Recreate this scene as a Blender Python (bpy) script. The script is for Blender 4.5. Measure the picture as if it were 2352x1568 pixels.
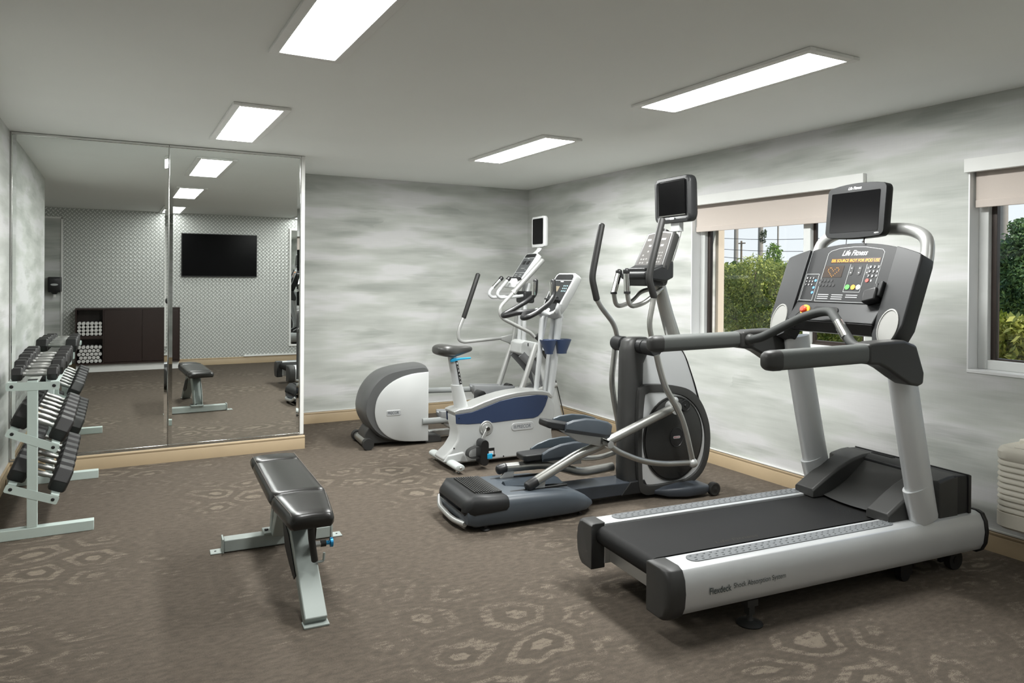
import bpy, bmesh, math, random
import numpy as np
from mathutils import Vector, Matrix
random.seed(7)
PI = math.pi
for o in list(bpy.data.objects): bpy.data.objects.remove(o, do_unlink=True)
SC = bpy.context.scene
COL = SC.collection

# ------------------------------------------------------------ camera
FPX = 1676.9
CAMP = Vector((-4.4356, -7.7868, 1.5412))
YAW, PITCH, ROLL, CYP = 0.497, -0.0048, 0.0077, 649.0
_f = Vector((math.sin(YAW), math.cos(YAW), 0)); _r = Vector((math.cos(YAW), -math.sin(YAW), 0)); _u = Vector((0, 0, 1))
FW = _f*math.cos(PITCH) + _u*math.sin(PITCH); _u2 = -_f*math.sin(PITCH) + _u*math.cos(PITCH)
RT = _r*math.cos(ROLL) + _u2*math.sin(ROLL); UP = -_r*math.sin(ROLL) + _u2*math.cos(ROLL)
cam = bpy.data.cameras.new('camera'); camo = bpy.data.objects.new('camera', cam); COL.objects.link(camo)
cam.sensor_width = 36; cam.lens = 36*FPX/2352; cam.shift_y = (CYP-784)/2352
cam.clip_start = 0.02; cam.clip_end = 500
camo.matrix_world = Matrix(((RT.x, UP.x, -FW.x, CAMP.x), (RT.y, UP.y, -FW.y, CAMP.y), (RT.z, UP.z, -FW.z, CAMP.z), (0, 0, 0, 1)))
SC.camera = camo

# ------------------------------------------------------------ colour management, world, sun
SC.view_settings.view_transform = 'Standard'; SC.view_settings.look = 'None'
SC.view_settings.gamma = 1.0; SC.view_settings.use_curve_mapping = False
SC.view_settings.exposure = 0.0
LAMP = 59.0
W = bpy.data.worlds.new('sky'); SC.world = W; W.use_nodes = True
nt = W.node_tree; nt.nodes.clear()
wo = nt.nodes.new('ShaderNodeOutputWorld'); bg = nt.nodes.new('ShaderNodeBackground')
tc = nt.nodes.new('ShaderNodeTexCoord'); sep = nt.nodes.new('ShaderNodeSeparateXYZ'); rmp = nt.nodes.new('ShaderNodeValToRGB')
nz = nt.nodes.new('ShaderNodeTexNoise'); nz.inputs['Scale'].default_value = 3.0; nz.inputs['Detail'].default_value = 6
r2 = nt.nodes.new('ShaderNodeValToRGB'); mx = nt.nodes.new('ShaderNodeMix'); mx.data_type = 'RGBA'
nt.links.new(tc.outputs['Generated'], sep.inputs[0]); nt.links.new(sep.outputs['Z'], rmp.inputs['Fac'])
e = rmp.color_ramp.elements
e[0].position = 0.0; e[0].color = (0.88, 0.94, 0.97, 1); e[1].position = 0.5; e[1].color = (0.35, 0.55, 0.88, 1)
k = rmp.color_ramp.elements.new(0.14); k.color = (0.84, 0.93, 0.98, 1)
nt.links.new(tc.outputs['Generated'], nz.inputs['Vector']); nt.links.new(nz.outputs['Fac'], r2.inputs['Fac'])
r2.color_ramp.elements[0].position = 0.52; r2.color_ramp.elements[0].color = (0, 0, 0, 1); r2.color_ramp.elements[1].position = 0.7; r2.color_ramp.elements[1].color = (0.6, 0.6, 0.6, 1)
nt.links.new(r2.outputs['Color'], mx.inputs['Factor']); nt.links.new(rmp.outputs['Color'], mx.inputs['A']); mx.inputs['B'].default_value = (0.9, 0.93, 0.95, 1)
nt.links.new(mx.outputs['Result'], bg.inputs['Color']); bg.inputs['Strength'].default_value = 1.05; nt.links.new(bg.outputs[0], wo.inputs[0])
sun = bpy.data.lights.new('sun', 'SUN'); suno = bpy.data.objects.new('sun', sun); COL.objects.link(suno)
sun.energy = 4.6; sun.angle = math.radians(1.0); sun.color = (1, 0.95, 0.86)
suno.rotation_euler = Vector((-0.20, 0.75, -0.63)).to_track_quat('-Z', 'Y').to_euler()

# ------------------------------------------------------------ helpers
def lin(h):
    c = [int(h[i:i+2], 16)/255 for i in (0, 2, 4)]
    return tuple(x/12.92 if x <= 0.04045 else ((x+0.055)/1.055)**2.4 for x in c) + (1,)

def mat(name, hexc, rough=0.5, metal=0.0, bump=0.0, bscale=200, var=0.06, coat=0.0, emis=0.0, vscale=6, spec=0.5):
    m = bpy.data.materials.new(name); m.use_nodes = True; t = m.node_tree; b = t.nodes['Principled BSDF']
    c = lin(hexc) if isinstance(hexc, str) else hexc
    n = t.nodes.new('ShaderNodeTexNoise'); n.inputs['Scale'].default_value = vscale; n.inputs['Detail'].default_value = 4
    tcn = t.nodes.new('ShaderNodeTexCoord'); t.links.new(tcn.outputs['Object'], n.inputs['Vector'])
    mr = t.nodes.new('ShaderNodeMapRange'); t.links.new(n.outputs['Fac'], mr.inputs['Value'])
    mr.inputs['To Min'].default_value = 1-var; mr.inputs['To Max'].default_value = 1+var
    mu = t.nodes.new('ShaderNodeVectorMath'); mu.operation = 'SCALE'; mu.inputs[0].default_value = c[:3]
    t.links.new(mr.outputs[0], mu.inputs['Scale']); t.links.new(mu.outputs[0], b.inputs['Base Color'])
    b.inputs['Roughness'].default_value = rough; b.inputs['Metallic'].default_value = metal
    b.inputs['Coat Weight'].default_value = coat; b.inputs['Specular IOR Level'].default_value = spec
    if emis:
        b.inputs['Emission Color'].default_value = c; b.inputs['Emission Strength'].default_value = emis
    if bump:
        n2 = t.nodes.new('ShaderNodeTexNoise'); n2.inputs['Scale'].default_value = bscale; n2.inputs['Detail'].default_value = 2
        t.links.new(tcn.outputs['Object'], n2.inputs['Vector'])
        bp = t.nodes.new('ShaderNodeBump'); bp.inputs['Strength'].default_value = bump; bp.inputs['Distance'].default_value = 0.002
        t.links.new(n2.outputs['Fac'], bp.inputs['Height']); t.links.new(bp.outputs[0], b.inputs['Normal'])
    return m

class Frame:
    """a machine's own axes: u = heading, v = to its left, z up"""
    def __init__(s, x, y, th): s.o = Vector((x, y, 0)); s.th = th; s.u = Vector((math.cos(th), -math.sin(th), 0)); s.v = Vector((math.sin(th), math.cos(th), 0))
    def loc(s, P): d = P-s.o; return Vector((d.dot(s.u), d.dot(s.v), d.z))
    def at(s, px, py, v):      # the point of the plane v = const that the photograph shows at a pixel
        d = FW + RT*((px-1176)/FPX) - UP*((py-CYP)/FPX)
        return s.loc(CAMP + d*((v-(CAMP-s.o).dot(s.v))/d.dot(s.v)))
    def atu(s, px, py, u):
        d = FW + RT*((px-1176)/FPX) - UP*((py-CYP)/FPX)
        return s.loc(CAMP + d*((u-(CAMP-s.o).dot(s.u))/d.dot(s.u)))

def prop(o, label=None, cat=None, group=None, kind=None):
    if label: o['label'] = label
    if cat: o['category'] = cat
    if group: o['group'] = group
    if kind: o['kind'] = kind
    return o
def thing(name, label, cat, loc=(0, 0, 0), th=0.0, group=None):
    o = bpy.data.objects.new(name, None); COL.objects.link(o); o.location = loc; o.rotation_euler = (0, 0, -th); o.empty_display_size = 0.1
    return prop(o, label, cat, group)

def fillet(pts, r, n=5):
    pts = [Vector(p) for p in pts]
    if r <= 0 or len(pts) < 3: return pts
    out = [pts[0]]
    for i in range(1, len(pts)-1):
        a, b, c = pts[i-1], pts[i], pts[i+1]
        d1 = (a-b); d2 = (c-b); s = min(r, d1.length*0.48, d2.length*0.48)
        p, q = b+d1.normalized()*s, b+d2.normalized()*s
        for k in range(n+1):
            t = k/n; out.append(p*(1-t)**2 + b*2*t*(1-t) + q*t*t)
    out.append(pts[-1]); return out

class MB:
    def __init__(s): s.v = []; s.f = []
    def add(s, vs, fs):
        b = len(s.v); s.v += [tuple(p) for p in vs]; s.f += [tuple(i+b for i in f) for f in fs]; return s
    def box(s, c, d, R=None):
        c = Vector(c); vs = []
        for x in (-.5, .5):
            for y in (-.5, .5):
                for z in (-.5, .5):
                    p = Vector((x*d[0], y*d[1], z*d[2])); vs.append((R @ p if R else p)+c)
        return s.add(vs, [(0, 1, 3, 2), (4, 6, 7, 5), (0, 4, 5, 1), (2, 3, 7, 6), (0, 2, 6, 4), (1, 5, 7, 3)])
    def bb(s, a, b): return s.box([(a[i]+b[i])/2 for i in range(3)], [abs(b[i]-a[i]) for i in range(3)])
    def prism(s, poly, v0, v1, ax='v'):
        """closed outline extruded; ax='v': outline is (u,z); 'u': outline is (v,z); 'z': outline is (u,v)"""
        n = len(poly)
        def P(q, w):
            return (q[0], w, q[1]) if ax == 'v' else ((w, q[0], q[1]) if ax == 'u' else (q[0], q[1], w))
        return s.add([P(q, v0) for q in poly]+[P(q, v1) for q in poly], [tuple(range(n)), tuple(range(2*n-1, n-1, -1))]+[(i, i+n, (i+1) % n+n, (i+1) % n) for i in range(n)])
    def loft(s, loops, cap=True, closed=True):
        n = len(loops[0]); vs = [p for l in loops for p in l]; fs = []
        for j in range(len(loops)-1):
            for i in range(n if closed else n-1):
                fs.append((j*n+i, j*n+(i+1) % n, (j+1)*n+(i+1) % n, (j+1)*n+i))
        if cap: fs.append(tuple(range(n-1, -1, -1))); fs.append(tuple((len(loops)-1)*n+i for i in range(n)))
        return s.add(vs, fs)
    def tube(s, pts, r, n=14, fil=0.0, ell=None, side=(0, 1, 0), cap=True, round_end=False):
        """round or oval tube; ell=(radius along side, radius across)"""
        P = fillet(pts, fil); m = len(P)
        L = [0]
        for i in range(1, m): L.append(L[-1]+(P[i]-P[i-1]).length)
        side = Vector(side); loops = []
        prevn = None
        for i in range(m):
            t = (P[min(i+1, m-1)]-P[max(i-1, 0)]).normalized()
            a = side if prevn is None else prevn
            a = (a - t*a.dot(t))
            if a.length < 1e-5: a = t.orthogonal()
            a.normalize(); prevn = a; b = t.cross(a)
            rr = r[0]+(r[1]-r[0])*L[i]/L[-1] if isinstance(r, (list, tuple)) else r
            ra, rb = (ell[0], ell[1]) if ell else (rr, rr)
            loops.append((P[i], a*ra, b*rb, t, max(ra, rb)))
        out = []
        def ring(c, a, b, k): return [c+a*k*math.cos(2*PI*j/n)+b*k*math.sin(2*PI*j/n) for j in range(n)]
        if round_end:
            c, a, b, t, R = loops[0]
            for k in (0.35, 0.75, 0.94): out.append(ring(c-t*R*math.sqrt(1-k*k)*0.7, a, b, k))
        for c, a, b, t, R in loops: out.append(ring(c, a, b, 1))
        if round_end:
            c, a, b, t, R = loops[-1]
            for k in (0.94, 0.75, 0.35): out.append(ring(c+t*R*math.sqrt(1-k*k)*0.7, a, b, k))
        return s.loft(out, cap)
    def lathe(s, prof, c=(0, 0, 0), ax=(0, 0, 1), n=24):
        ax = Vector(ax).normalized(); a = ax.orthogonal().normalized(); b = ax.cross(a); c = Vector(c)
        return s.loft([[c+ax*h+(a*math.cos(2*PI*j/n)+b*math.sin(2*PI*j/n))*max(r, 1e-4) for j in range(n)] for r, h in prof])
    def cyl(s, c0, c1, r, n=20):
        c0 = Vector(c0); c1 = Vector(c1); return s.lathe([(r, 0), (r, (c1-c0).length)], c0, c1-c0, n)
    def ball(s, c, r, sc=(1, 1, 1), n=12):
        k = n//2+1; c = Vector(c)
        return s.loft([[c+Vector((r*sc[0]*math.sin(a)*math.cos(2*PI*j/n), r*sc[1]*math.sin(a)*math.sin(2*PI*j/n), r*sc[2]*math.cos(a))) for j in range(n)] for a in [0.02+(PI-0.04)*i/k for i in range(k+1)]])
    def build(s, name, m, parent=None, bevel=0.0, bs=3, ang=38, sub=0, recalc=True):
        me = bpy.data.meshes.new(name); me.from_pydata(s.v, [], s.f)
        if recalc:
            bm = bmesh.new(); bm.from_mesh(me); bmesh.ops.recalc_face_normals(bm, faces=bm.faces); bm.to_mesh(me); bm.free()
        me.polygons.foreach_set('use_smooth', [True]*len(me.polygons)); me.set_sharp_from_angle(angle=math.radians(ang))
        me.materials.append(m)
        o = bpy.data.objects.new(name, me); COL.objects.link(o)
        if bevel:
            bv = o.modifiers.new('bevel', 'BEVEL'); bv.width = bevel; bv.segments = bs; bv.limit_method = 'ANGLE'; bv.angle_limit = math.radians(35); bv.harden_normals = False
        if sub:
            ss = o.modifiers.new('sub', 'SUBSURF'); ss.levels = sub; ss.render_levels = sub
        if parent: o.parent = parent
        return o

_txt_cache = {}
def text(s, width, m, parent, org, right, up, name='lettering', shear=0.0, bold=0.0, off=0.0006, height=None, thick=0.0):
    """flat lettering centred at org"""
    key = (s, shear, bold)
    if key not in _txt_cache:
        cu = bpy.data.curves.new('t', 'FONT'); cu.body = s; cu.align_x = 'CENTER'; cu.align_y = 'CENTER'; cu.size = 1; cu.shear = shear; cu.offset = bold
        to = bpy.data.objects.new('t', cu); COL.objects.link(to)
        dg = bpy.context.evaluated_depsgraph_get(); me = bpy.data.meshes.new_from_object(to.evaluated_get(dg))
        bpy.data.objects.remove(to, do_unlink=True)
        xs = [v.co.x for v in me.vertices]; ys = [v.co.y for v in me.vertices]
        _txt_cache[key] = ([tuple(v.co) for v in me.vertices], [tuple(p.vertices) for p in me.polygons], (min(xs)+max(xs))/2, (min(ys)+max(ys))/2, max(xs)-min(xs), max(ys)-min(ys))
    vs, fs, cx, cy, w, h = _txt_cache[key]
    right = Vector(right).normalized(); up = Vector(up); up = (up-right*up.dot(right)).normalized(); nrm = right.cross(up)
    sx = width/w; sy = height/h if height else sx; org = Vector(org)+nrm*off
    mb = MB(); mb.add([org+right*((x-cx)*sx)+up*((y-cy)*sy) for x, y, z in vs], fs)
    return mb.build(name, m, parent, recalc=False)
def rounded(w, h, r, n=4, cx=0, cy=0):
    out = []
    for sx, sy, a0 in ((1, 1, 0), (-1, 1, PI/2), (-1, -1, PI), (1, -1, 1.5*PI)):
        for k in range(n+1):
            a = a0+k*PI/2/n; out.append((cx+sx*(w/2-r)+r*math.cos(a), cy+sy*(h/2-r)+r*math.sin(a)))
    return out
def plate(mb, org, right, up, w, h, r, t, n=4):
    """rounded slab centred at org, front face towards right x up"""
    right = Vector(right).normalized(); up = Vector(up); up = (up-right*up.dot(right)).normalized(); nr = right.cross(up); org = Vector(org)
    p = rounded(w, h, r, n)
    return mb.loft([[org+right*x+up*y+nr*z for x, y in p] for z in (-t, 0)])

# ------------------------------------------------------------ materials
M = {}
M['white'] = mat('white_paint', 'e9e9e6', 0.5)
M['ceil'] = mat('ceiling_paint', 'f1f3f0', 0.85, bump=0.15, bscale=60, var=0.02, vscale=2)
M['beige'] = mat('beige_vinyl', 'b09c7e', 0.5)
M['chrome'] = mat('chrome', 'd8d8d6', 0.14, 1.0, var=0.01)
M['satin'] = mat('silver_paint', 'b9bab8', 0.33, 0.55, var=0.03)
M['satinlight'] = mat('light_silver_paint', 'c8cacb', 0.38, 0.35, var=0.02)
M['brushed'] = mat('brushed_steel', 'a9a9a5', 0.3, 0.85, var=0.06, vscale=20)
M['char'] = mat('charcoal_plastic', '383837', 0.45, bump=0.06, bscale=900, spec=.35)
M['char2'] = mat('dark_charcoal_plastic', '202122', 0.48, bump=0.06, bscale=900, spec=.35)
M['console'] = mat('console_plastic', '1b1c1d', 0.5, bump=0.06, bscale=900, spec=.3)
M['pod'] = mat('pod_plastic', '262728', 0.45, bump=0.06, bscale=900, spec=.35)
M['slate'] = mat('slate_grey_plastic', '484f56', 0.42, bump=0.05, bscale=900)
M['black'] = mat('black_plastic', '1b1b1c', 0.4)
M['rubber'] = mat('black_rubber', '222221', 0.55, bump=0.2, bscale=500)
M['grip'] = mat('grey_grip_rubber', '565957', 0.6, bump=0.15, bscale=700)
M['screen'] = mat('screen_glass', '050506', 0.2, var=0.0, spec=.1)
M['ink'] = mat('white_print', 'e8e8e8', 0.5, var=0)
M['inkdark'] = mat('dark_print', '3f4a4a', 0.5, var=0)
M['navy'] = mat('navy_plastic', '303d59', 0.38, bump=0.04, bscale=600)
M['pale'] = mat('pale_grey_plastic', 'babcbb', 0.4, bump=0.03, bscale=600, var=0.03)
M['blue'] = mat('bright_blue_plastic', '1f9fd0', 0.35)
M['greenwhite'] = mat('pale_powder_coat', 'bcc9c4', 0.42)
M['dark'] = mat('deep_black', '0b0b0b', 0.6)
# ------------------------------------------------------------ room
H = 2.635; XL = -5.148; YM = -1.1026; XM = -2.944; YB = -8.18; YA = -4.20; XA = -6.7; WT = 0.31

def nodes_mat(name):
    m = bpy.data.materials.new(name); m.use_nodes = True; t = m.node_tree; return m, t, t.nodes['Principled BSDF']
def N(t, kind, **kw):
    n = t.nodes.new(kind)
    for k, v in kw.items():
        if hasattr(n, k): setattr(n, k, v)
        else: n.inputs[k.replace('_', ' ')].default_value = v
    return n
def math_(t, op, a, b=None, c=None):
    n = t.nodes.new('ShaderNodeMath'); n.operation = op
    for i, x in enumerate((a, b, c)):
        if x is None: continue
        if isinstance(x, (int, float)): n.inputs[i].default_value = x
        else: t.links.new(x, n.inputs[i])
    return n.outputs[0]
def ramp(t, fac, stops):
    r = t.nodes.new('ShaderNodeValToRGB'); t.links.new(fac, r.inputs['Fac']); el = r.color_ramp.elements
    el[0].position, el[0].color = stops[0][0], stops[0][1]; el[1].position, el[1].color = stops[-1][0], stops[-1][1]
    for p, c in stops[1:-1]: x = el.new(p); x.color = c
    return r.outputs['Color']
def g(v): return (v, v, v, 1)
def mixc(t, fac, a, b, mode='MIX'):
    n = t.nodes.new('ShaderNodeMix'); n.data_type = 'RGBA'; n.blend_type = mode
    for s, x in (('Factor', fac), ('A', a), ('B', b)):
        i = [q for q in n.inputs if q.name == s and (q.type == 'RGBA' or s == 'Factor')][0]
        if isinstance(x, (int, float, tuple)): i.default_value = x
        else: t.links.new(x, i)
    return [q for q in n.outputs if q.type == 'RGBA'][0]

def wallpaper():
    m, t, b = nodes_mat('cloud_wallpaper')
    tc = t.nodes.new('ShaderNodeTexCoord'); sp = t.nodes.new('ShaderNodeSeparateXYZ'); t.links.new(tc.outputs['Object'], sp.inputs[0])
    u = math_(t, 'ADD', sp.outputs['X'], sp.outputs['Y'])
    def vec(a, bb, off=0.0):
        c = t.nodes.new('ShaderNodeCombineXYZ'); t.links.new(math_(t, 'MULTIPLY', u, a), c.inputs[0]); t.links.new(math_(t, 'MULTIPLY', sp.outputs['Z'], bb), c.inputs[1]); c.inputs[2].default_value = off; return c.outputs[0]
    n1 = N(t, 'ShaderNodeTexNoise', Scale=1.0, Detail=3.0, Roughness=0.5); t.links.new(vec(0.9, 5.0), n1.inputs['Vector'])
    n3 = N(t, 'ShaderNodeTexNoise', Scale=1.0, Detail=2.0); t.links.new(vec(2.5, 9.0, 7), n3.inputs['Vector'])
    # lens-shaped smudges: two scattered layers, broken up by fine streaks
    strk = N(t, 'ShaderNodeTexNoise', Scale=1.0, Detail=3.0); t.links.new(vec(4, 48, 11), strk.inputs['Vector'])
    def layer(a, bb, off, lo, hi, thr):
        v = t.nodes.new('ShaderNodeTexVoronoi'); v.inputs['Scale'].default_value = 1.0; v.inputs['Randomness'].default_value = 1.0
        add = t.nodes.new('ShaderNodeVectorMath'); add.operation = 'ADD'; t.links.new(vec(a, bb, off), add.inputs[0])
        wob = t.nodes.new('ShaderNodeVectorMath'); wob.operation = 'SCALE'; t.links.new(n3.outputs['Color'], wob.inputs[0]); wob.inputs['Scale'].default_value = 0.5; t.links.new(wob.outputs[0], add.inputs[1])
        t.links.new(add.outputs[0], v.inputs['Vector'])
        d = math_(t, 'ADD', v.outputs['Distance'], math_(t, 'MULTIPLY', math_(t, 'SUBTRACT', strk.outputs['Fac'], 0.5), 0.55))
        d = math_(t, 'ADD', d, math_(t, 'MULTIPLY', math_(t, 'SUBTRACT', n1.outputs['Fac'], 0.5), 0.5))
        sc = t.nodes.new('ShaderNodeSeparateColor'); t.links.new(v.outputs['Color'], sc.inputs[0])
        return math_(t, 'MULTIPLY', ramp(t, d, [(lo, g(1)), ((lo+hi)/2, g(0.55)), (hi, g(0))]), ramp(t, sc.outputs[0], [(thr, g(0)), (thr+.2, g(1))]))
    l1 = layer(1.25, 6.2, 3, .05, .46, .35); l2 = layer(1.9, 9.5, 8, .05, .42, .45)
    base = ramp(t, n1.outputs['Fac'], [(0.36, lin('aeb1ac')), (0.5, lin('bfc2bd')), (0.60, lin('cecece'))])
    col = mixc(t, math_(t, 'MULTIPLY', l1, 0.55), base, lin('8f938d'))
    col = mixc(t, math_(t, 'MULTIPLY', l2, 0.30), col, lin('848882'))
    fine = N(t, 'ShaderNodeTexNoise', Scale=1.0, Detail=3.0); t.links.new(vec(5, 210), fine.inputs['Vector'])
    fine2 = N(t, 'ShaderNodeTexNoise', Scale=1.0, Detail=2.0); t.links.new(vec(260, 8), fine2.inputs['Vector'])
    f = math_(t, 'ADD', math_(t, 'MULTIPLY', fine.outputs['Fac'], 0.16), math_(t, 'MULTIPLY', fine2.outputs['Fac'], 0.06))
    vm = t.nodes.new('ShaderNodeVectorMath'); vm.operation = 'SCALE'; t.links.new(col, vm.inputs[0]); t.links.new(math_(t, 'ADD', f, 0.90), vm.inputs['Scale'])
    t.links.new(vm.outputs[0], b.inputs['Base Color']); b.inputs['Roughness'].default_value = 0.7
    return m
def lattice():
    m, t, b = nodes_mat('lattice_wallpaper')
    tc = t.nodes.new('ShaderNodeTexCoord'); sp = t.nodes.new('ShaderNodeSeparateXYZ'); t.links.new(tc.outputs['Object'], sp.inputs[0])
    k = 15.5
    a = math_(t, 'MULTIPLY', math_(t, 'ADD', sp.outputs['X'], sp.outputs['Z']), k); c = math_(t, 'MULTIPLY', math_(t, 'SUBTRACT', sp.outputs['X'], sp.outputs['Z']), k)
    fa = math_(t, 'SUBTRACT', math_(t, 'FRACT', a), 0.5); fc = math_(t, 'SUBTRACT', math_(t, 'FRACT', c), 0.5)
    par = math_(t, 'MODULO', math_(t, 'ABSOLUTE', math_(t, 'ADD', math_(t, 'FLOOR', a), math_(t, 'FLOOR', c))), 2.0)
    def ell(p, q): return math_(t, 'SQRT', math_(t, 'ADD', math_(t, 'POWER', math_(t, 'MULTIPLY', p, 1.0), 2.0), math_(t, 'POWER', math_(t, 'MULTIPLY', q, 2.4), 2.0)))
    e1, e2 = ell(fa, fc), ell(fc, fa)
    e = math_(t, 'ADD', math_(t, 'MULTIPLY', e1, par), math_(t, 'MULTIPLY', e2, math_(t, 'SUBTRACT', 1.0, par)))
    col = ramp(t, e, [(0.42, lin('e6e7e4')), (0.55, lin('b0b3af'))])
    t.links.new(col, b.inputs['Base Color']); b.inputs['Roughness'].default_value = 0.32; b.inputs['Metallic'].default_value = 0.25
    bp = t.nodes.new('ShaderNodeBump'); bp.inputs['Strength'].default_value = 0.4; bp.inputs['Distance'].default_value = 0.004
    t.links.new(math_(t, 'SUBTRACT', 1.0, e), bp.inputs['Height']); t.links.new(bp.outputs[0], b.inputs['Normal'])
    return m
def carpet():
    m, t, b = nodes_mat('patterned_carpet')
    tc = t.nodes.new('ShaderNodeTexCoord')
    mp = t.nodes.new('ShaderNodeMapping'); t.links.new(tc.outputs['Object'], mp.inputs[0]); mp.inputs['Scale'].default_value = (1.0, 1.0, 1.0)
    nz = N(t, 'ShaderNodeTexNoise', Scale=1.5, Detail=2.0); t.links.new(mp.outputs[0], nz.inputs['Vector'])
    wv = t.nodes.new('ShaderNodeVectorMath'); wv.operation = 'SCALE'; t.links.new(nz.outputs['Color'], wv.inputs[0]); wv.inputs['Scale'].default_value = 0.42
    ad = t.nodes.new('ShaderNodeVectorMath'); ad.operation = 'ADD'; t.links.new(mp.outputs[0], ad.inputs[0]); t.links.new(wv.outputs[0], ad.inputs[1])
    sp = t.nodes.new('ShaderNodeSeparateXYZ'); t.links.new(ad.outputs[0], sp.inputs[0])
    # hexagon distance on two staggered grids
    sx, sy = 0.66, 0.31
    def cell(ox, oy):
        fx = math_(t, 'SUBTRACT', math_(t, 'FRACT', math_(t, 'DIVIDE', math_(t, 'ADD', sp.outputs['X'], ox), sx)), 0.5)
        fy = math_(t, 'SUBTRACT', math_(t, 'FRACT', math_(t, 'DIVIDE', math_(t, 'ADD', sp.outputs['Y'], oy), sy)), 0.5)
        ax = math_(t, 'ABSOLUTE', math_(t, 'MULTIPLY', fx, 2.1)); ay = math_(t, 'ABSOLUTE', math_(t, 'MULTIPLY', fy, 1.35))
        return math_(t, 'MAXIMUM', ay, math_(t, 'ADD', math_(t, 'MULTIPLY', ay, 0.5), math_(t, 'MULTIPLY', ax, 0.87)))
    d = math_(t, 'MINIMUM', cell(0, 0), cell(sx/2, sy/2))
    rings = ramp(t, d, [(0.0, g(1)), (0.15, g(1)), (0.19, g(0.05)), (0.30, g(0.05)), (0.34, g(0.75)), (0.46, g(0.75)), (0.50, g(0.2)), (0.62, g(0.2)), (0.7, g(0.5))])
    big = N(t, 'ShaderNodeTexNoise', Scale=1.1, Detail=3.0); t.links.new(mp.outputs[0], big.inputs['Vector'])
    amp = ramp(t, big.outputs['Fac'], [(0.39, g(0.08)), (0.64, g(.85))])
    sc_ = t.nodes.new('ShaderNodeMapping'); t.links.new(tc.outputs['Object'], sc_.inputs[0]); sc_.inputs['Scale'].default_value = (1, 2.2, 1)
    fine = N(t, 'ShaderNodeTexNoise', Scale=170.0, Detail=3.0); t.links.new(sc_.outputs[0], fine.inputs['Vector'])
    mid = N(t, 'ShaderNodeTexNoise', Scale=22.0, Detail=3.0); t.links.new(sc_.outputs[0], mid.inputs['Vector'])
    fl = math_(t, 'ADD', math_(t, 'MULTIPLY', fine.outputs['Fac'], 0.55), math_(t, 'MULTIPLY', mid.outputs['Fac'], 0.45))
    w = math_(t, 'MULTIPLY', rings, amp)
    band = ramp(t, d, [(0.0, g(0)), (0.14, g(0)), (0.18, g(1)), (0.30, g(1)), (0.34, g(0)), (0.47, g(0)), (0.51, g(.8)), (0.60, g(.8)), (0.65, g(0)), (.8, g(0))])
    dk = math_(t, 'MULTIPLY', band, amp)
    thr = math_(t, 'ADD', math_(t, 'MULTIPLY', w, 0.34), math_(t, 'SUBTRACT', fl, 0.5))
    hi = ramp(t, thr, [(0.17, g(0)), (0.24, g(1))])
    c1 = mixc(t, ramp(t, fl, [(0.38, g(0)), (0.62, g(1))]), lin('4e4740'), lin('645b51'))
    c1 = mixc(t, math_(t, 'MULTIPLY', dk, 0.55), c1, lin('48423a'))
    col = mixc(t, math_(t, 'MULTIPLY', math_(t, 'MULTIPLY', hi, math_(t, 'SUBTRACT', 1.0, dk)), 0.34), c1, lin('94897a'))
    t.links.new(col, b.inputs['Base Color']); b.inputs['Roughness'].default_value = 0.95; b.inputs['Specular IOR Level'].default_value = 0.15
    bp = t.nodes.new('ShaderNodeBump'); bp.inputs['Strength'].default_value = 0.35; bp.inputs['Distance'].default_value = 0.003
    t.links.new(fl, bp.inputs['Height']); t.links.new(bp.outputs[0], b.inputs['Normal'])
    return m
M['wallpaper'] = wallpaper(); M['lattice'] = lattice(); M['carpet'] = carpet()

def struct(name, mb, m, **k):
    return prop(mb.build(name, m, **k), kind='structure')
struct('floor', MB().bb((XA-.1, YB-.1, -.12), (WT, .12, 0)), M['carpet'])
struct('ceiling', MB().bb((XA-.1, YB-.1, H), (WT, .12, H+.15)), M['ceil'])
struct('wall_back', MB().bb((XM-.2, 0, 0), (0, .12, H)), M['wallpaper'])
struct('wall_front', MB().bb((XL-.1, YM+.012, 0), (XM, .12, H)), M['white'])      # the partition the mirror hangs on
struct('wall_left', MB().bb((XL-.12, YA, 0), (XL, .12, H)), M['wallpaper'])
struct('wall_alcove', MB().bb((XA, YA-.0, 0), (XL-.12, YA+.1, H)), M['wallpaper'])
struct('wall_alcove_side', MB().bb((XA-.1, YB, 0), (XA, YA+.1, H)), M['wallpaper'])
struct('wall_rear', MB().bb((XA-.1, YB-.12, 0), (WT, YB, H)), M['lattice'])
# right wall with two window openings
W1 = (-4.60, -2.905, 1.00, 2.22); W2 = (-6.95, -5.271, 1.01, 2.22)
w = MB()
for y0, y1, z0, z1 in ((YB, W2[0], 0, H), (W2[0], W2[1], 0, W2[2]), (W2[0], W2[1], W2[3], H), (W2[1], W1[0], 0, H), (W1[0], W1[1], 0, W1[2]), (W1[0], W1[1], W1[3], H), (W1[1], .12, 0, H)):
    w.bb((0, y0, z0), (WT-.02, y1, z1))
struct('wall_right', w, M['wallpaper'])
M['stucco'] = mat('cream_stucco', 'cbbfae', 0.9, bump=0.5, bscale=80)
w = MB()
for y0, y1, z0, z1 in ((YB, W2[0]+.03, -1, H+.2), (W2[0]+.03, W2[1]+.12, -1, W2[2]+.03), (W2[0]+.03, W2[1]+.12, W2[3]-.02, H+.2), (W2[1]+.12, W1[0]+.03, -1, H+.2), (W1[0]+.03, W1[1]-.03, -1, W1[2]+.03), (W1[0]+.03, W1[1]-.03, W1[3]-.02, H+.2), (W1[1]-.03, .12, -1, H+.2)):
    w.bb((WT-.02, y0, z0), (WT+.05, y1, z1))
struct('wall_outside', w, M['stucco'])

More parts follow.
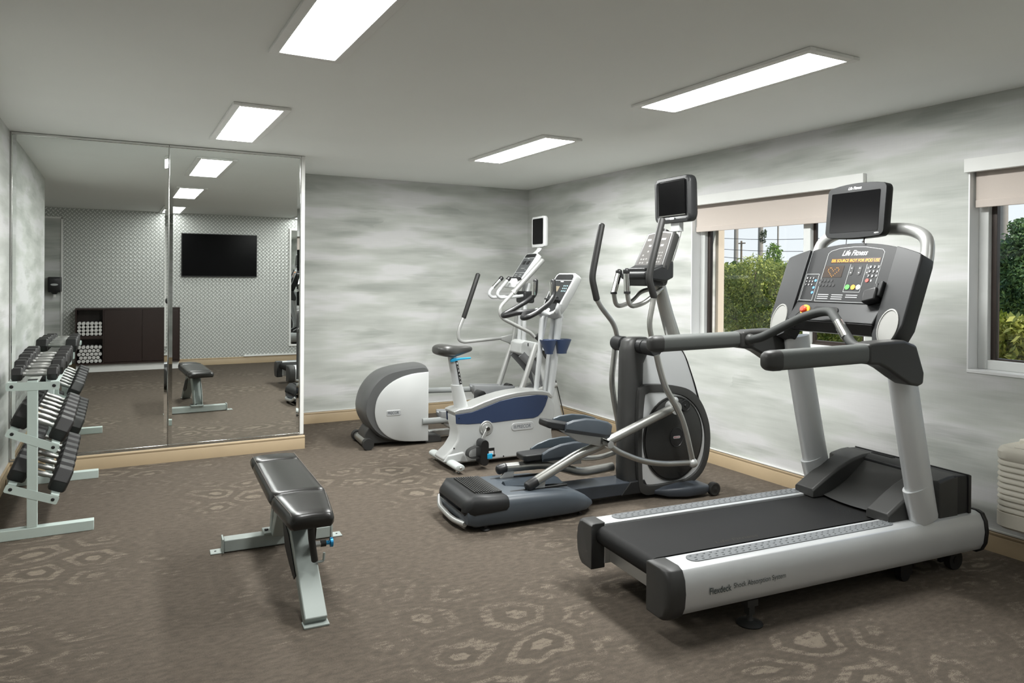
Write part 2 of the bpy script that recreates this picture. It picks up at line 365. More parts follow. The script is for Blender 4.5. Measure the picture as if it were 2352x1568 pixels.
# baseboards
def bboard(name, a, b, nrm):
    """vinyl base with a small rounded cap line, a -> b along the wall"""
    a = Vector((*a, 0)); b = Vector((*b, 0)); n = Vector((*nrm, 0)); prof = [(0.001, 0), (0.013, 0), (0.013, .088), (0.010, .094), (0.013, .100), (0.013, .110), (0.007, .119), (0.001, .121)]
    struct(name, MB().loft([[p+n*q[0]+Vector((0, 0, q[1])) for q in prof] for p in (a, b)]), M['beige'], ang=30)
bboard('baseboard_back', (XM, 0), (0, 0), (0, -1))
bboard('baseboard_right', (0, 0), (0, YB), (-1, 0))
bboard('baseboard_front', (XL, YM), (XM+.013, YM), (0, -1))
bboard('baseboard_partition_end', (XM, YM), (XM, 0), (1, 0))
bboard('baseboard_left', (XL, YA), (XL, YM), (1, 0))
bboard('baseboard_rear', (XA, YB), (0, YB), (0, 1))
M['caulk'] = mat('white_caulk', 'e2e2de', 0.5)
struct('trim_1', MB().bb((-.014, -8.1, .121), (-.001, -.02, .129)).bb((XM+.01, -.012, .121), (-.02, -.001, .127)), M['caulk'])
struct('trim_2', MB().bb((XM-.030, YM+.0, .13), (XM+.004, YM+.014, H-.002)), M['white'], bevel=.003)   # pale corner strip at the mirror's end
struct('trim_3', MB().bb((-2.42, YB+.001, .122), (-.1, YB+.03, .150)), M['white'], bevel=.004)

# windows
M['vinyl'] = mat('white_window_vinyl', 'd4d6d4', 0.4)
M['bronze'] = mat('dark_bronze_frame', '3a322e', 0.4, 0.3)
M['sill'] = mat('white_sill', 'e4e5e5', 0.35)
M['valance'] = mat('valance_paint', 'd9dad7', 0.5)
gm, t, b = nodes_mat('window_glass'); b.inputs['Base Color'].default_value = (1, 1, 1, 1); b.inputs['Roughness'].default_value = 0; b.inputs['IOR'].default_value = 1.45; b.inputs['Transmission Weight'].default_value = 1
gl = t.nodes.new('ShaderNodeBsdfTransparent'); gs = t.nodes.new('ShaderNodeBsdfGlossy'); gs.inputs['Roughness'].default_value = 0.0; ms = t.nodes.new('ShaderNodeMixShader')
fr = t.nodes.new('ShaderNodeFresnel'); fr.inputs['IOR'].default_value = 1.25; t.links.new(fr.outputs[0], ms.inputs[0]); t.links.new(gl.outputs[0], ms.inputs[1]); t.links.new(gs.outputs[0], ms.inputs[2])
t.links.new(ms.outputs[0], t.nodes['Material Output'].inputs['Surface']); t.nodes.remove(b); M['glass'] = gm
bm_, t, b = nodes_mat('roller_fabric'); b.inputs['Roughness'].default_value = 0.8
tcn = t.nodes.new('ShaderNodeTexCoord'); nn = N(t, 'ShaderNodeTexNoise', Scale=300.0, Detail=2.0); t.links.new(tcn.outputs['Object'], nn.inputs['Vector'])
col = mixc(t, nn.outputs['Fac'], lin('dcd2ca'), lin('e8dfd7')); t.links.new(col, b.inputs['Base Color'])
tr = t.nodes.new('ShaderNodeBsdfTranslucent'); t.links.new(col, tr.inputs['Color']); ms = t.nodes.new('ShaderNodeMixShader'); ms.inputs[0].default_value = 0.35
t.links.new(b.outputs[0], ms.inputs[1]); t.links.new(tr.outputs[0], ms.inputs[2]); t.links.new(ms.outputs[0], t.nodes['Material Output'].inputs['Surface']); M['fabric'] = bm_
def frame_rect(mb, x0, x1, y0, y1, z0, z1, w):
    mb.bb((x0, y0, z0), (x1, y0+w, z1)); mb.bb((x0, y1-w, z0), (x1, y1, z1)); mb.bb((x0, y0+w, z0), (x1, y1-w, z0+w)); mb.bb((x0, y0+w, z1-w), (x1, y1-w, z1)); return mb
def window(name, y0, y1, z0, z1, ymul, lab):
    r = bpy.data.objects.new(name, None); COL.objects.link(r); r.location = (.2, (y0+y1)/2, z0); prop(r, kind='structure')
    inv = Matrix.Translation(-r.location)
    def put(mb, nm, m, **k):
        mb.v = [tuple(Vector(p)-r.location) for p in mb.v]; return mb.build(nm, m, r, **k)
    put(MB().bb((.0, y0, z0), (.2, y0+.008, z1)).bb((.0, y1-.008, z0), (.2, y1, z1)).bb((0, y0, z1-.008), (.2, y1, z1)), 'reveal', M['sill'])
    put(MB().bb((-.004, y0, z0), (.2, y1, z0+.02)), 'sill', M['sill'], bevel=.003)
    put(frame_rect(MB(), .095, .15, y0+.008, y1-.008, z0+.02, z1-.008, .055), 'window_frame', M['vinyl'], bevel=.004)
    put(frame_rect(MB(), .13, .165, y0+.063, y1-.063, z0+.055, z1-.05, .030), 'inner_frame', M['bronze'], bevel=.002)
    if ymul:
        put(MB().bb((.10, ymul, z0+.05), (.15, ymul+.062, z1-.05)), 'mullion', M['vinyl'], bevel=.003)
        put(frame_rect(MB(), .135, .160, y0+.09, ymul+.004, z0+.08, z1-.07, .026), 'sash', M['bronze'], bevel=.002)
    put(MB().bb((.146, y0+.085, z0+.075), (.150, y1-.085, z1-.07)), 'pane', M['glass'])
    put(MB().bb((.165, y0+.01, z0+.02), (WT+.05, y1-.01, z0+.03)), 'outer_sill', M['stucco'])
    return r
window('window_1', *W1, -4.070, '')
window('window_2', *W2, None, '')

def blind(name, y0, y1, zb, x, lab, vy0, vy1, vz0, vz1):
    r = thing(name, lab, 'window blind', (x, (y0+y1)/2, 2.2))
    def put(mb, nm, m, **k):
        mb.v = [tuple(Vector(p)-r.location) for p in mb.v]; return mb.build(nm, m, r, **k)
    put(MB().bb((x, y0, zb+.03), (x+.0012, y1, 2.2)), 'shade_cloth', M['fabric'])
    put(MB().bb((x-.006, y0, zb), (x+.008, y1, zb+.045)), 'hem_bar', M['fabric'], bevel=.004)
    put(MB().cyl((x+.03, y0, 2.17), (x+.03, y1, 2.17), .024), 'roller_tube', M['white'])
    put(MB().bb((-.035, vy0, vz0), (-.002, vy1, vz1)), 'valance', M['valance'], bevel=.003)
blind('roller_blind', -4.575, -2.925, 1.965, .04, 'half-raised beige roller blind in the window behind the treadmill console', -4.60, -2.905, 2.19, 2.272)
blind('roller_blind', -6.93, -5.292, 1.985, .04, 'half-raised beige roller blind in the window above the air conditioner', -6.97, -5.262, 2.19, 2.272)

# mirror: two bevelled panels, chrome J-channels, on the partition
mm, t, b = nodes_mat('mirror_silver'); b.inputs['Base Color'].default_value = (.86, .885, .87, 1); b.inputs['Metallic'].default_value = 1; b.inputs['Roughness'].default_value = 0.0; M['mirror'] = mm
def mirror_panel(x0, x1, z0, z1, lab):
    y = YM; wdt = .030
    r = thing('wall_mirror', lab, 'mirror', ((x0+x1)/2, y, z0))
    def L(p): return [tuple(Vector(q)-r.location) for q in p]
    mb = MB(); mb.add(L([(x0+wdt, y, z0+.008), (x1-wdt, y, z0+.008), (x1-wdt, y, z1-.008), (x0+wdt, y, z1-.008)]), [(0, 1, 2, 3)])
    mb.build('mirror_glass', M['mirror'], r, recalc=False)
    mb = MB()   # bevelled side edges
    for a, c in ((x0, x0+wdt), (x1, x1-wdt)):
        mb.add(L([(a, y+.006, z0+.008), (c, y, z0+.008), (c, y, z1-.008), (a, y+.006, z1-.008)]), [(0, 1, 2, 3)])
    mb.build('bevelled_edge', M['mirror'], r, recalc=False)
    mb = MB()
    for a in (x0, x1): mb.bb((a-.002, y-.003, z0), (a+.002, y+.007, z1))
    mb.v = L(mb.v); mb.build('edge_strip', M['chrome'], r)
    mb = MB(); mb.v = []; mb.bb((x0, y-.008, z1-.02), (x1, y+.008, z1)); mb.v = L(mb.v); mb.build('top_channel', M['chrome'], r, bevel=.003)
    mb = MB(); mb.bb((x0, y-.006, z0-.004), (x1, y+.008, z0+.010)); mb.v = L(mb.v); mb.build('bottom_channel', M['chrome'], r, bevel=.002)
    return r
mirror_panel(XL+.012, -4.053, .135, H-.004, 'tall left wall mirror panel behind the dumbbell rack')
mirror_panel(-4.051, -2.978, .135, H-.004, 'tall right wall mirror panel reflecting the black television')

# ceiling lights
def lampmat(k):
    m = mat('lamp_diffuser', 'ffffff', 0.5, var=0); b = m.node_tree.nodes['Principled BSDF']
    b.inputs['Emission Color'].default_value = (.99, 1, .98, 1); b.inputs['Emission Strength'].default_value = LAMP*k; return m
LK = (1.0, .66, .18, 1.5, 1.3, .18)
lights = [(-3.62, -2.285, 'ceiling light nearest the mirror'), (-3.62, -4.80, 'ceiling light cut by the top edge, over the weight bench side'), (-3.62, -7.46, 'ceiling light above the rear wall by the mirrored television'),
          (-1.43, -2.38, 'small-looking ceiling light near the far corner, over the ellipticals'), (-1.43, -4.79, 'long ceiling light over the treadmill'), (-1.43, -7.46, 'ceiling light near the rear wall on the window side')]
for i, (x, y, lab) in enumerate(lights):
    r = thing('ceiling_light', 'white rectangular '+lab, 'ceiling light', (x, y, H), 0, 'recessed ceiling lights')
    w_, l_ = .265, 1.25
    mb = MB(); fw = .045
    for a, c in (((-w_/2-fw, -l_/2-fw), (-w_/2, l_/2+fw)), ((w_/2, -l_/2-fw), (w_/2+fw, l_/2+fw)), ((-w_/2, -l_/2-fw), (w_/2, -l_/2)), ((-w_/2, l_/2), (w_/2, l_/2+fw))):
        mb.bb((a[0], a[1], -.018), (c[0], c[1], -.001))
    mb.build('frame', M['white'], r, bevel=.003)
    MB().add([(-w_/2, -l_/2, -.012), (-w_/2, l_/2, -.012), (w_/2, l_/2, -.012), (w_/2, -l_/2, -.012)], [(0, 1, 2, 3)]).build('diffuser', lampmat(LK[i]), r, recalc=False)
# ------------------------------------------------------------ treadmill
M['strip'] = mat('strip_rubber', '6b6e70', .5, bump=.1, bscale=500)
TM = Frame(-2.365, -5.04, .0767)
tm = thing('treadmill', 'large silver and charcoal treadmill with raised console, nearest machine on the right', 'treadmill', TM.o, TM.th)
for s, cap in ((-1, 1), (1, 1)):
    # extruded side rail: flat top, bulging outer side
    prof = [(.245, .12), (.245, .322), (.345, .322), (.372, .312), (.392, .275), (.399, .22), (.392, .16), (.375, .125), (.345, .108), (.30, .108)]
    prof = [(s*a, z) for a, z in prof]
    MB().loft([[(u, a, z) for a, z in prof] for u in (.07, 2.02)]).build('side_rail', M['satinlight'], tm, bevel=.004, ang=50)
    ri = [(s*.248, .098), (s*.248, .326), (s*.35, .326), (s*.378, .316), (s*.398, .277), (s*.405, .22), (s*.398, .158), (s*.378, .118), (s*.35, .098)]
    MB().loft([[(u, a*k, (z-.21)*k+.21) for a, z in ri] for u, k in ((-.012, .94), (0, .985), (.02, 1), (.075, 1))]).build('rear_cap', M['char'], tm, bevel=.005, ang=50)
    MB().loft([[(u, a, z) for a, z in ri] for u in (2.02, 2.045)]).build('front_cap', M['black'], tm, bevel=.004)
    # textured foot strip
    g_ = MB(); pl = rounded(1.26, .074, .036, 6, 0, 0)
    c0 = .785; vv = s*.306
    g_.prism([(c0+x, vv+y) for x, y in pl], .322, .3255, 'z')
    for i in range(33):
        for j in range(3):
            x = c0-.60+i*.0375+(j % 2)*.012; 
            g_.loft([[(x+.0078*k*math.cos(a*PI/4), vv+(j-1)*.0215+.0048*k*math.sin(a*PI/4), .3255+h) for a in range(8)] for k, h in ((1, 0), (.75, .0026), (.3, .004))])
    g_.build('foot_strip', M['strip'], tm)
# running belt round the rear roller
R_ = .046; zt = .312
loop = [(1.62, zt), (.06, zt)] + [(.06-R_*math.sin(a), zt-R_+R_*math.cos(a)) for a in [PI*i/10 for i in range(1, 11)]] + [(1.62, zt-2*R_)]
MB().prism(loop, -.212, .236).build('belt', mat('running_belt', '161616', .65, bump=.3, bscale=400, var=.2, vscale=3, spec=.2), tm, ang=30)
text('Life Fitness', .26, mat('belt_print', '35332f', .7, spec=.1), tm, (.55, -.165, zt), (1, 0, 0), (0, 1, 0), 'belt_lettering', shear=.3, bold=.01, height=.03)
MB().cyl((.06, -.24, zt-R_), (.06, .24, zt-R_), .034).build('rear_roller', M['chrome'], tm)
MB().bb((.10, -.245, .125), (.125, .245, .225)).build('rear_crossbar', M['satinlight'], tm, bevel=.004)
MB().bb((.13, -.243, .285), (1.6, .243, .306)).bb((.3, -.243, .14), (.36, .243, .29)).bb((1.2, -.243, .14), (1.26, .243, .29)).build('deck', M['dark'], tm)
MB().bb((1.4, -.24, .06), (1.98, .24, .16)).build('under_pan', M['dark'], tm)
# motor hood: side arms sweep up to the transverse cover
def hoodz(u): return .352+.165*math.sin(min(1, max(0, (u-1.40)/.46))*PI/2)
us = [1.40, 1.43, 1.48, 1.54, 1.60, 1.70, 1.72, 1.80, 1.86]
for s in (-1, 1):
    L_ = []
    for u in us:
        z = hoodz(u)+.012
        o_ = .312 if u < 1.71 else .357; L_.append([(u, s*.175, .315), (u, s*.175, z-.012), (u, s*.185, z), (u, s*(o_-.012), z), (u, s*o_, z-.012), (u, s*o_, .315)])
    mb = MB().loft(L_); mb.build('hood_arm', M['char'], tm, bevel=.004, ang=40)
# concave scoop cover in front of the belt
sc = []
for i in range(9):
    t_ = i/8; u = 1.50+.33*t_; z = .326+.192*(t_**1.15)
    row = []
    for j in range(17):
        v = -.24+.48*j/16; e_ = abs(v)/.24
        row.append((u-.05*(1-e_**2)*(1-t_)+0.10*(e_**3)*0, v, z-.030*math.sin(t_*PI)*(1-e_**4)))
    sc.append(row)
mb = MB().loft(sc, cap=False, closed=False); mb.build('motor_cover', M['char'], tm)
top = [(1.80, .318), (1.80, .510), (1.84, .525), (1.935, .520), (1.945, .505), (1.945, .318)]
MB().prism(top, -.355, .355).build('motor_hood', M['char2'], tm, bevel=.008)
MB().prism([(1.940, .318), (1.940, .526), (1.962, .518), (1.962, .318)], -.362, .362).build('hood_back', M['black'], tm, bevel=.004)
mb = MB()
for i in range(12): mb.bb((1.885, .06+i*.012, .520), (1.915, .066+i*.012, .5255))
mb.build('vent_slots', M['dark'], tm)
# uprights, loop behind the screen
up_ = []
path = [(1.626, -.338, .320), (1.53, -.338, .72), (1.445, -.338, 1.10), (1.43, -.34, 1.22), (1.56, -.34, 1.60), (1.61, -.335, 1.72), (1.62, -.26, 1.80), (1.60, 0, 1.83)]
full = path + [(p[0], -p[1], p[2]) for p in path[-2::-1]]
mb = MB()
for s in (-1, 1):
    pp = [(p[0], s*abs(p[1]), p[2]) for p in path[:4]]
    mb.tube(pp, .05, n=24, fil=.2, ell=(.048, .088))
    mb.build('upright', M['satinlight'], tm) ; mb = MB()
    mb.tube([(1.625, s*.338, .322), (1.568, s*.338, .50)], .05, n=24, ell=(.0492, .0895)); mb.build('upright_collar', M['satinlight'], tm); mb = MB()
mb.tube([(1.47, -.36, 1.33), (1.60, -.36, 1.66), (1.625, -.345, 1.775), (1.63, -.24, 1.822), (1.62, 0, 1.835), (1.63, .24, 1.822), (1.625, .345, 1.775), (1.60, .36, 1.66), (1.47, .36, 1.33)], .033, n=18, fil=.09)
mb.build('screen_hoop', M['satin'], tm)
# handrails and their brackets
for s in (-1, 1):
    v = s*.435
    mb = MB(); pr = rounded(.072, .092, .028, 4)
    mb.loft([[(u, v+x*k, 1.192+z*k) for x, z in pr] for u, k in ((.452, .45), (.46, .75), (.475, .93), (.50, 1.0))]+[[(u, v+x, 1.192+z) for x, z in pr] for u in (.535,)])
    mb.build('rail_end_cap', M['char'], tm)
    MB().loft([[(u, v+x*.985, 1.192+(u-.5)*.02+z*.985) for x, z in pr] for u in (.535, 1.06)]).build('handrail', M['grip'], tm)
    # bracket: deep curved bracket from handrail to upright
    out = [(1.06, 1.250), (1.12, 1.258), (1.30, 1.262), (1.385, 1.235), (1.44, 1.10), (1.435, 1.045), (1.40, 1.035), (1.34, 1.045), (1.27, 1.08), (1.19, 1.125), (1.13, 1.15), (1.06, 1.154)]
    vs0, vs1 = sorted((s*.472, s*.375))
    MB().prism(out, vs0, vs1).build('rail_bracket', M['char'], tm, bevel=.014, bs=4)
# curved front grab bar between the handrails
mb = MB().tube([(1.10, .36, 1.205), (1.12, .30, 1.22), (1.245, .12, 1.345), (1.275, .02, 1.378), (1.265, -.06, 1.385), (1.20, -.16, 1.34), (1.125, -.32, 1.23), (1.12, -.39, 1.22)], .0245, n=18, fil=.07)
mb.build('grab_bar', mat('bar_rubber', '333534', .6, bump=.15, bscale=700, spec=.3), tm)
mb = MB().tube([(1.195, -.172, 1.332), (1.145, -.268, 1.262)], .0255, n=18); mb.build('pulse_sensor', M['chrome'], tm)
mb = MB().ball((1.105, .37, 1.205), .034); mb.build('bar_joint', M['char'], tm)
# console
cb = Vector((1.30, 0, 1.235)); ctop = Vector((1.475, 0, 1.675)); cu_ = (ctop-cb).normalized(); cr = Vector((0, -1, 0)); cn = cr.cross(cu_)   # faces the runner
def cp(x, y, d=0.0): return cb + cr*x + cu_*y + cn*d     # x to the right as seen by the runner, y up the face
def slab(mb, outline, d0, d1): return mb.loft([[cp(x, y, d) for x, y in outline] for d in (d0, d1)])
arc = [(x, .473+.085*(1-(x/.44)**2)) for x in [(.275*i/8)-.0 for i in range(-8, 9)]]
face = [(-.29, .205), (.29, .205)] + [(x, y) for x, y in arc[::-1]]
face = [(-.285, .205), (.285, .205)] + [(.285*i/8, .473+.085*(1-(.285*i/8/.44)**2)) for i in range(8, -9, -1)]
mb = slab(MB(), face, -.055, .0); mb.build('console_panel', M['console'], tm, bevel=.003)
shelf = [(-.282, .10), (.282, .10), (.286, .205), (-.286, .205)]
sh = MB(); sh.loft([[cp(-.284, .205, 0.002), cp(.284, .205, 0.002), cp(.284, .200, -.06), cp(-.284, .200, -.06)], [cp(-.284, .085, .035), cp(.284, .085, .035), cp(.284, .085, -.06), cp(-.284, .085, -.06)]])
sh.build('console_shelf', M['console'], tm, bevel=.006)
MB().loft([[cp(-.284, .085, .033), cp(.284, .085, .033), cp(.284, .085, -.07), cp(-.284, .085, -.07)], [cp(-.27, .035, -.005), cp(.27, .035, -.005), cp(.27, .05, -.07), cp(-.27, .05, -.07)]]).build('console_underside', M['black'], tm, bevel=.005)
slab(MB(), [(x-.045, y) for x, y in rounded(.17, .050, .024, 6, 0, .148)], .0, .0225).build('shelf_slot', M['dark'], tm)
# side pods with speaker-like cup recesses
for s in (-1, 1):
    o_ = [(.287, .205), (.287, .040), (.30, .002), (.34, -.018), (.385, -.008), (.418, .03), (.440, .10), (.440, .44), (.435, .472)] + [(x, .473+.085*(1-(x/.44)**2)) for x in (.42, .38, .33, .287)]
    o_ = [(s*x, y) for x, y in o_]
    mb = MB(); mb.loft([[cp(x*(1 if k == 0 else .985), y, d) for x, y in o_] for k, d in ((1, -.085), (0, -.07), (0, .012), (1, .018))]); mb.build('side_pod', M['pod'], tm, bevel=.003)
    ellp = [(s*.362+.052*math.cos(a), .085+.088*math.sin(a)) for a in [2*PI*i/28 for i in range(28)]]
    mb = MB(); mb.loft([[cp(s*.362+(x-s*.362)*k, .085+(y-.085)*k, d) for x, y in ellp] for k, d in ((1.08, .018), (1.07, .0225), (.98, .023), (.95, .020))]); mb.build('pod_disc', mat('disc_metal', '8b8b88', .45, .5), tm)
wl = M['ink']
def line(mb, a, b, w=.0012, d=.0008):
    A = cp(*a, d); B = cp(*b, d); t_ = (B-A).normalized(); s_ = cn.cross(t_)*w
    return mb.add([A-s_, B-s_, B+s_, A+s_], [(0, 1, 2, 3)])
gp = mat('grey_print', '9a9c9c', .5, var=0)
mb = MB()
def poly(pts, closed=True):
    for i in range(len(pts)-(0 if closed else 1)): line(mb, pts[i], pts[(i+1) % len(pts)])
poly([(-.16, .212), (.205, .212), (.205, .50), (.19, .515), (.08, .533), (0, .536), (-.09, .530), (-.145, .515), (-.16, .50)])
poly([(-.272, .215), (-.182, .215), (-.182, .375), (-.272, .375)]); poly([(.015, .27), (.12, .27), (.12, .432)], False); poly([(.015, .27), (.015, .432)], False)
poly([(-.28, .205), (-.28, .55)], False)
for k in range(3):
    for r_ in range(3 if k < 2 else 2):
        for q in range(1): line(mb, (-.15+k*.095, .252-r_*.012), (-.15+k*.095+.075, .252-r_*.012), .0022)
mb.build('panel_outlines', gp, tm, recalc=False)
text('Life Fitness', .165, wl, tm, cp(.02, .500), cr, cu_, 'logo_lettering', shear=.35, bold=.012, off=.001, height=.032)
mb = MB(); slab(mb, [(-.125, .440), (.195, .440), (.195, .468), (-.125, .468)], 0, .0012); mb.build('led_strip', mat('led_window', '3a2312', .3), tm)
am = mat('amber_led', 'ff9a2e', .4, emis=.9, var=0)
text('E0S SOURCE IROT FOR IPOD USE', .31, am, tm, cp(.035, .454, .001), cr, cu_, 'led_lettering', off=.001, height=.017)
mb = MB(); slab(mb, [(-.155, .355), (-.025, .355), (-.025, .425), (-.155, .425)], 0, .0012); mb.build('matrix_display', mat('matrix_window', '2b211a', .3), tm)
mb = MB()
hp = [(0, -3), (-1, -2), (1, -2), (-2, -1), (2, -1), (-3, 0), (3, 0), (-4, 1), (4, 1), (-4, 2), (4, 2), (-3, 3), (3, 3), (-2, 3), (2, 3), (-1, 2), (1, 2), (0, 1)]
for a, b_ in hp: slab(mb, [(-.09+a*.0088-.0015, .385+b_*.0088-.0015), (-.09+a*.0088+.0015, .385+b_*.0088-.0015), (-.09+a*.0088+.0015, .385+b_*.0088+.0015), (-.09+a*.0088-.0015, .385+b_*.0088+.0015)], .001, .002)
mb.build('heart_dots', am, tm)
def disc(mb, x, y, r, d0, d1, n=16, sq=1): return slab(mb, [(x+r*math.cos(2*PI*i/n), y+r*sq*math.sin(2*PI*i/n)) for i in range(n)], d0, d1)
num = []; bk = M['black']
for r_ in range(3):
    for c_ in range(3):
        disc(MB(), .148+c_*.024, .415-r_*.026, .0088, 0, .002).build('number_key', bk, tm); disc(MB(), -.258+c_*.022, .350-r_*.020, .007, 0, .002).build('number_key', bk, tm); num.append((c_, r_))
for c_ in range(4): disc(MB(), -.152+c_*.023, .335, .0095, 0, .002).build('workout_key', bk, tm)
for c_ in range(5): disc(MB(), -.155+c_*.023, .309, .0095, 0, .002).build('workout_key', bk, tm)
for c_ in range(3):
    slab(MB(), rounded(.024, .056, .0118, 4, .03+.052*c_, .395), 0, .0016).build('rocker_key', bk, tm)
for c_, r_ in num:
    text(str(r_*3+c_+1), .007, wl, tm, cp(.148+c_*.024, .415-r_*.026, .002), cr, cu_, 'key_digit', off=.0006, height=.012)
    text(str(r_*3+c_+1), .0055, wl, tm, cp(-.258+c_*.022, .350-r_*.020, .002), cr, cu_, 'key_digit', off=.0006, height=.009)
text('0', .007, wl, tm, cp(.172, .337, .001), cr, cu_, 'key_digit', height=.012)
arp = mat('arrow_print', 'c9c9c9', .5, var=0)
for c_ in range(3):
    for sg in (-1, 1):
        x, y = .03+.052*c_, .395+sg*.0135
        MB().add([cp(x-.0045, y-sg*.003, .0028), cp(x+.0045, y-sg*.003, .0028), cp(x, y+sg*.005, .0028)], [(0, 1, 2)]).build('arrow_mark', arp, tm, recalc=False)
for x, c_ in ((.03, '4fb44a'), (.065+.018, 'c98a2e'), (.135, 'c8ccd0')):
    x0 = {'4fb44a': .035, 'c98a2e': .072, 'c8ccd0': .105}[c_]
    mb = MB(); disc(mb, x0, .298, .0145, 0, .0028); mb.build('start_key', mat('key_'+c_, c_, .4, var=0), tm)
mb = MB(); disc(mb, .148, .337, .0105, 0, .0028); mb.build('stop_key', mat('key_red', 'c8463c', .4, var=0), tm)
bl_ = mat('key_blue', '4f86c6', .4, var=0)
for q in ((-.192, .335), (-.192, .292), (-.192, .262)): disc(MB(), q[0]-.002, q[1], .008, 0, .0026).build('channel_key', bl_, tm)
# emergency stop, lanyard, cradle
mb = MB().lathe([(.032, 0), (.031, .008), (.020, .009), (.020, .004)], cp(-.185, .148, .018), cn); mb.build('stop_ring', mat('yellow_ring', 'e0a52c', .4), tm)
mb = MB().lathe([(.012, 0), (.012, .012), (.019, .014), (.020, .024), (.014, .030), (.002, .031)], cp(-.185, .148, .018), cn); mb.build('stop_button', mat('red_button', 'd9442e', .35), tm)
mb = MB().tube([cp(-.19, .14, .04), cp(-.215, .10, .055), cp(-.225, .06, .03), cp(-.245, .045, 0)], .0022, n=6, fil=.02); mb.build('safety_cord', M['black'], tm)
mb = MB(); mb.loft([[cp(x, y, d) for x, y in ((.19, .265), (.262, .285), (.268, .215), (.195, .195))] for d in (.0, .055)]); mb.build('cup_holder', M['black'], tm, bevel=.008)
mb = MB(); slab(mb, [(.205, .27), (.215, .315), (.235, .318), (.245, .275)], .0, .02); slab(mb, [(.255, .30), (.268, .325), (.282, .32), (.280, .24), (.262, .235)], .0, .04); mb.build('holder_clip', M['char2'], tm, bevel=.006)
slab(MB(), [(-.06, .062), (.02, .062), (.02, .075), (-.06, .075)], -.0, .030) if 0 else None
# television
tv = Vector((1.50, 0, 1.93)); tn = Vector((-1, 0, .10)).normalized(); tr_ = Vector((0, -1, 0)); tu_ = tr_.cross(tn)*-1
tu_ = tn.cross(tr_); tu_ = tu_ if tu_.z > 0 else -tu_
def tp(x, y, d=0): return tv+tr_*x+tu_*y+tn*d
pl = [(x, y+.012*(1-(x/.19)**2)*(1 if y > 0 else -1)) for x, y in rounded(.385, .285, .03, 5)]
pl = []
for x, y in rounded(.385, .285, .03, 5): pl.append((x, y))
pl2 = []
for i, (x, y) in enumerate(pl):
    pl2.append((x, y)); nx, ny = pl[(i+1) % len(pl)]
    if abs(nx-x) > .1:
        for k in range(1, 8): xx = x+(nx-x)*k/8; pl2.append((xx, y+(.014 if y > 0 else -.008)*(1-(xx/.17)**2)))
mb = MB().loft([[tp(x*k, y*k, d) for x, y in pl2] for k, d in ((.8, -.07), (.97, -.055), (1, -.045), (1, -.006), (.985, 0))]); mb.build('screen_housing', M['console'], tm, ang=50)
mb = MB(); plate(mb, tp(-.003, -.004, .0015), tr_, tu_, .318, .222, .006, .003); mb.build('display_glass', M['screen'], tm)
text('Life Fitness', .088, wl, tm, tp(-.01, .129), tr_, tu_, 'screen_logo', shear=.35, bold=.01, height=.016)
text('HDTV', .028, wl, tm, tp(.15, -.127), tr_, tu_, 'screen_badge', bold=.01, height=.007)
MB().bb((1.53, -.05, 1.80), (1.61, .05, 1.90)).build('screen_bracket', M['black'], tm, bevel=.01)
MB().tube([(1.52, -.06, 1.79), (1.50, -.065, 1.775), (1.49, -.06, 1.755)], .004, n=8).build('screen_cable', M['black'], tm)
MB().tube([(1.50, .05, 1.80), (1.495, .05, 1.75)], .002, n=6).build('screen_cable', M['black'], tm)
# rail lettering
text('Flexdeck', .118, M['inkdark'], tm, (.258, -.4005, .212), (1, 0, 0), (0, 0, 1), 'rail_lettering', bold=.015, off=.002, height=.029)
text('Shock Absorption System', .297, M['inkdark'], tm, (.478, -.4005, .2125), (1, 0, 0), (0, 0, 1), 'rail_lettering', off=.002, height=.030)
# feet and wheels
for s in (-1, 1):
    fx = .47; fv = s*.345
    MB().lathe([(.058, 0), (.060, .006), (.045, .014), (.018, .020), (.014, .028), (.014, .05)], (fx, fv, 0)).bb((fx-.016, fv-.016, .045), (fx+.016, fv+.016, .09)).bb((fx-.03, fv-.022, .085), (fx+.03, fv+.022, .115)).build('leveling_foot', M['rubber'], tm)
    MB().cyl((1.93, s*.285-.018, .052), (1.93, s*.285+.018, .052), .052, 24).build('transport_wheel', M['rubber'], tm)
    MB().cyl((1.93, s*.285-.021, .052), (1.93, s*.285+.021, .052), .022, 20).bb((1.85, s*.262-.01, .04), (1.95, s*.262+.01, .115)).build('wheel_bracket', M['black'], tm)
    MB().cyl((1.54, s*.285-.018, .035), (1.54, s*.285+.018, .035), .034, 20).bb((1.50, s*.285-.02, .03), (1.585, s*.285+.015, .115)).build('lift_roller', M['black'], tm)
MB().bb((1.52, -.25, .03), (1.56, .25, .07)).build('lift_axle', M['black'], tm)
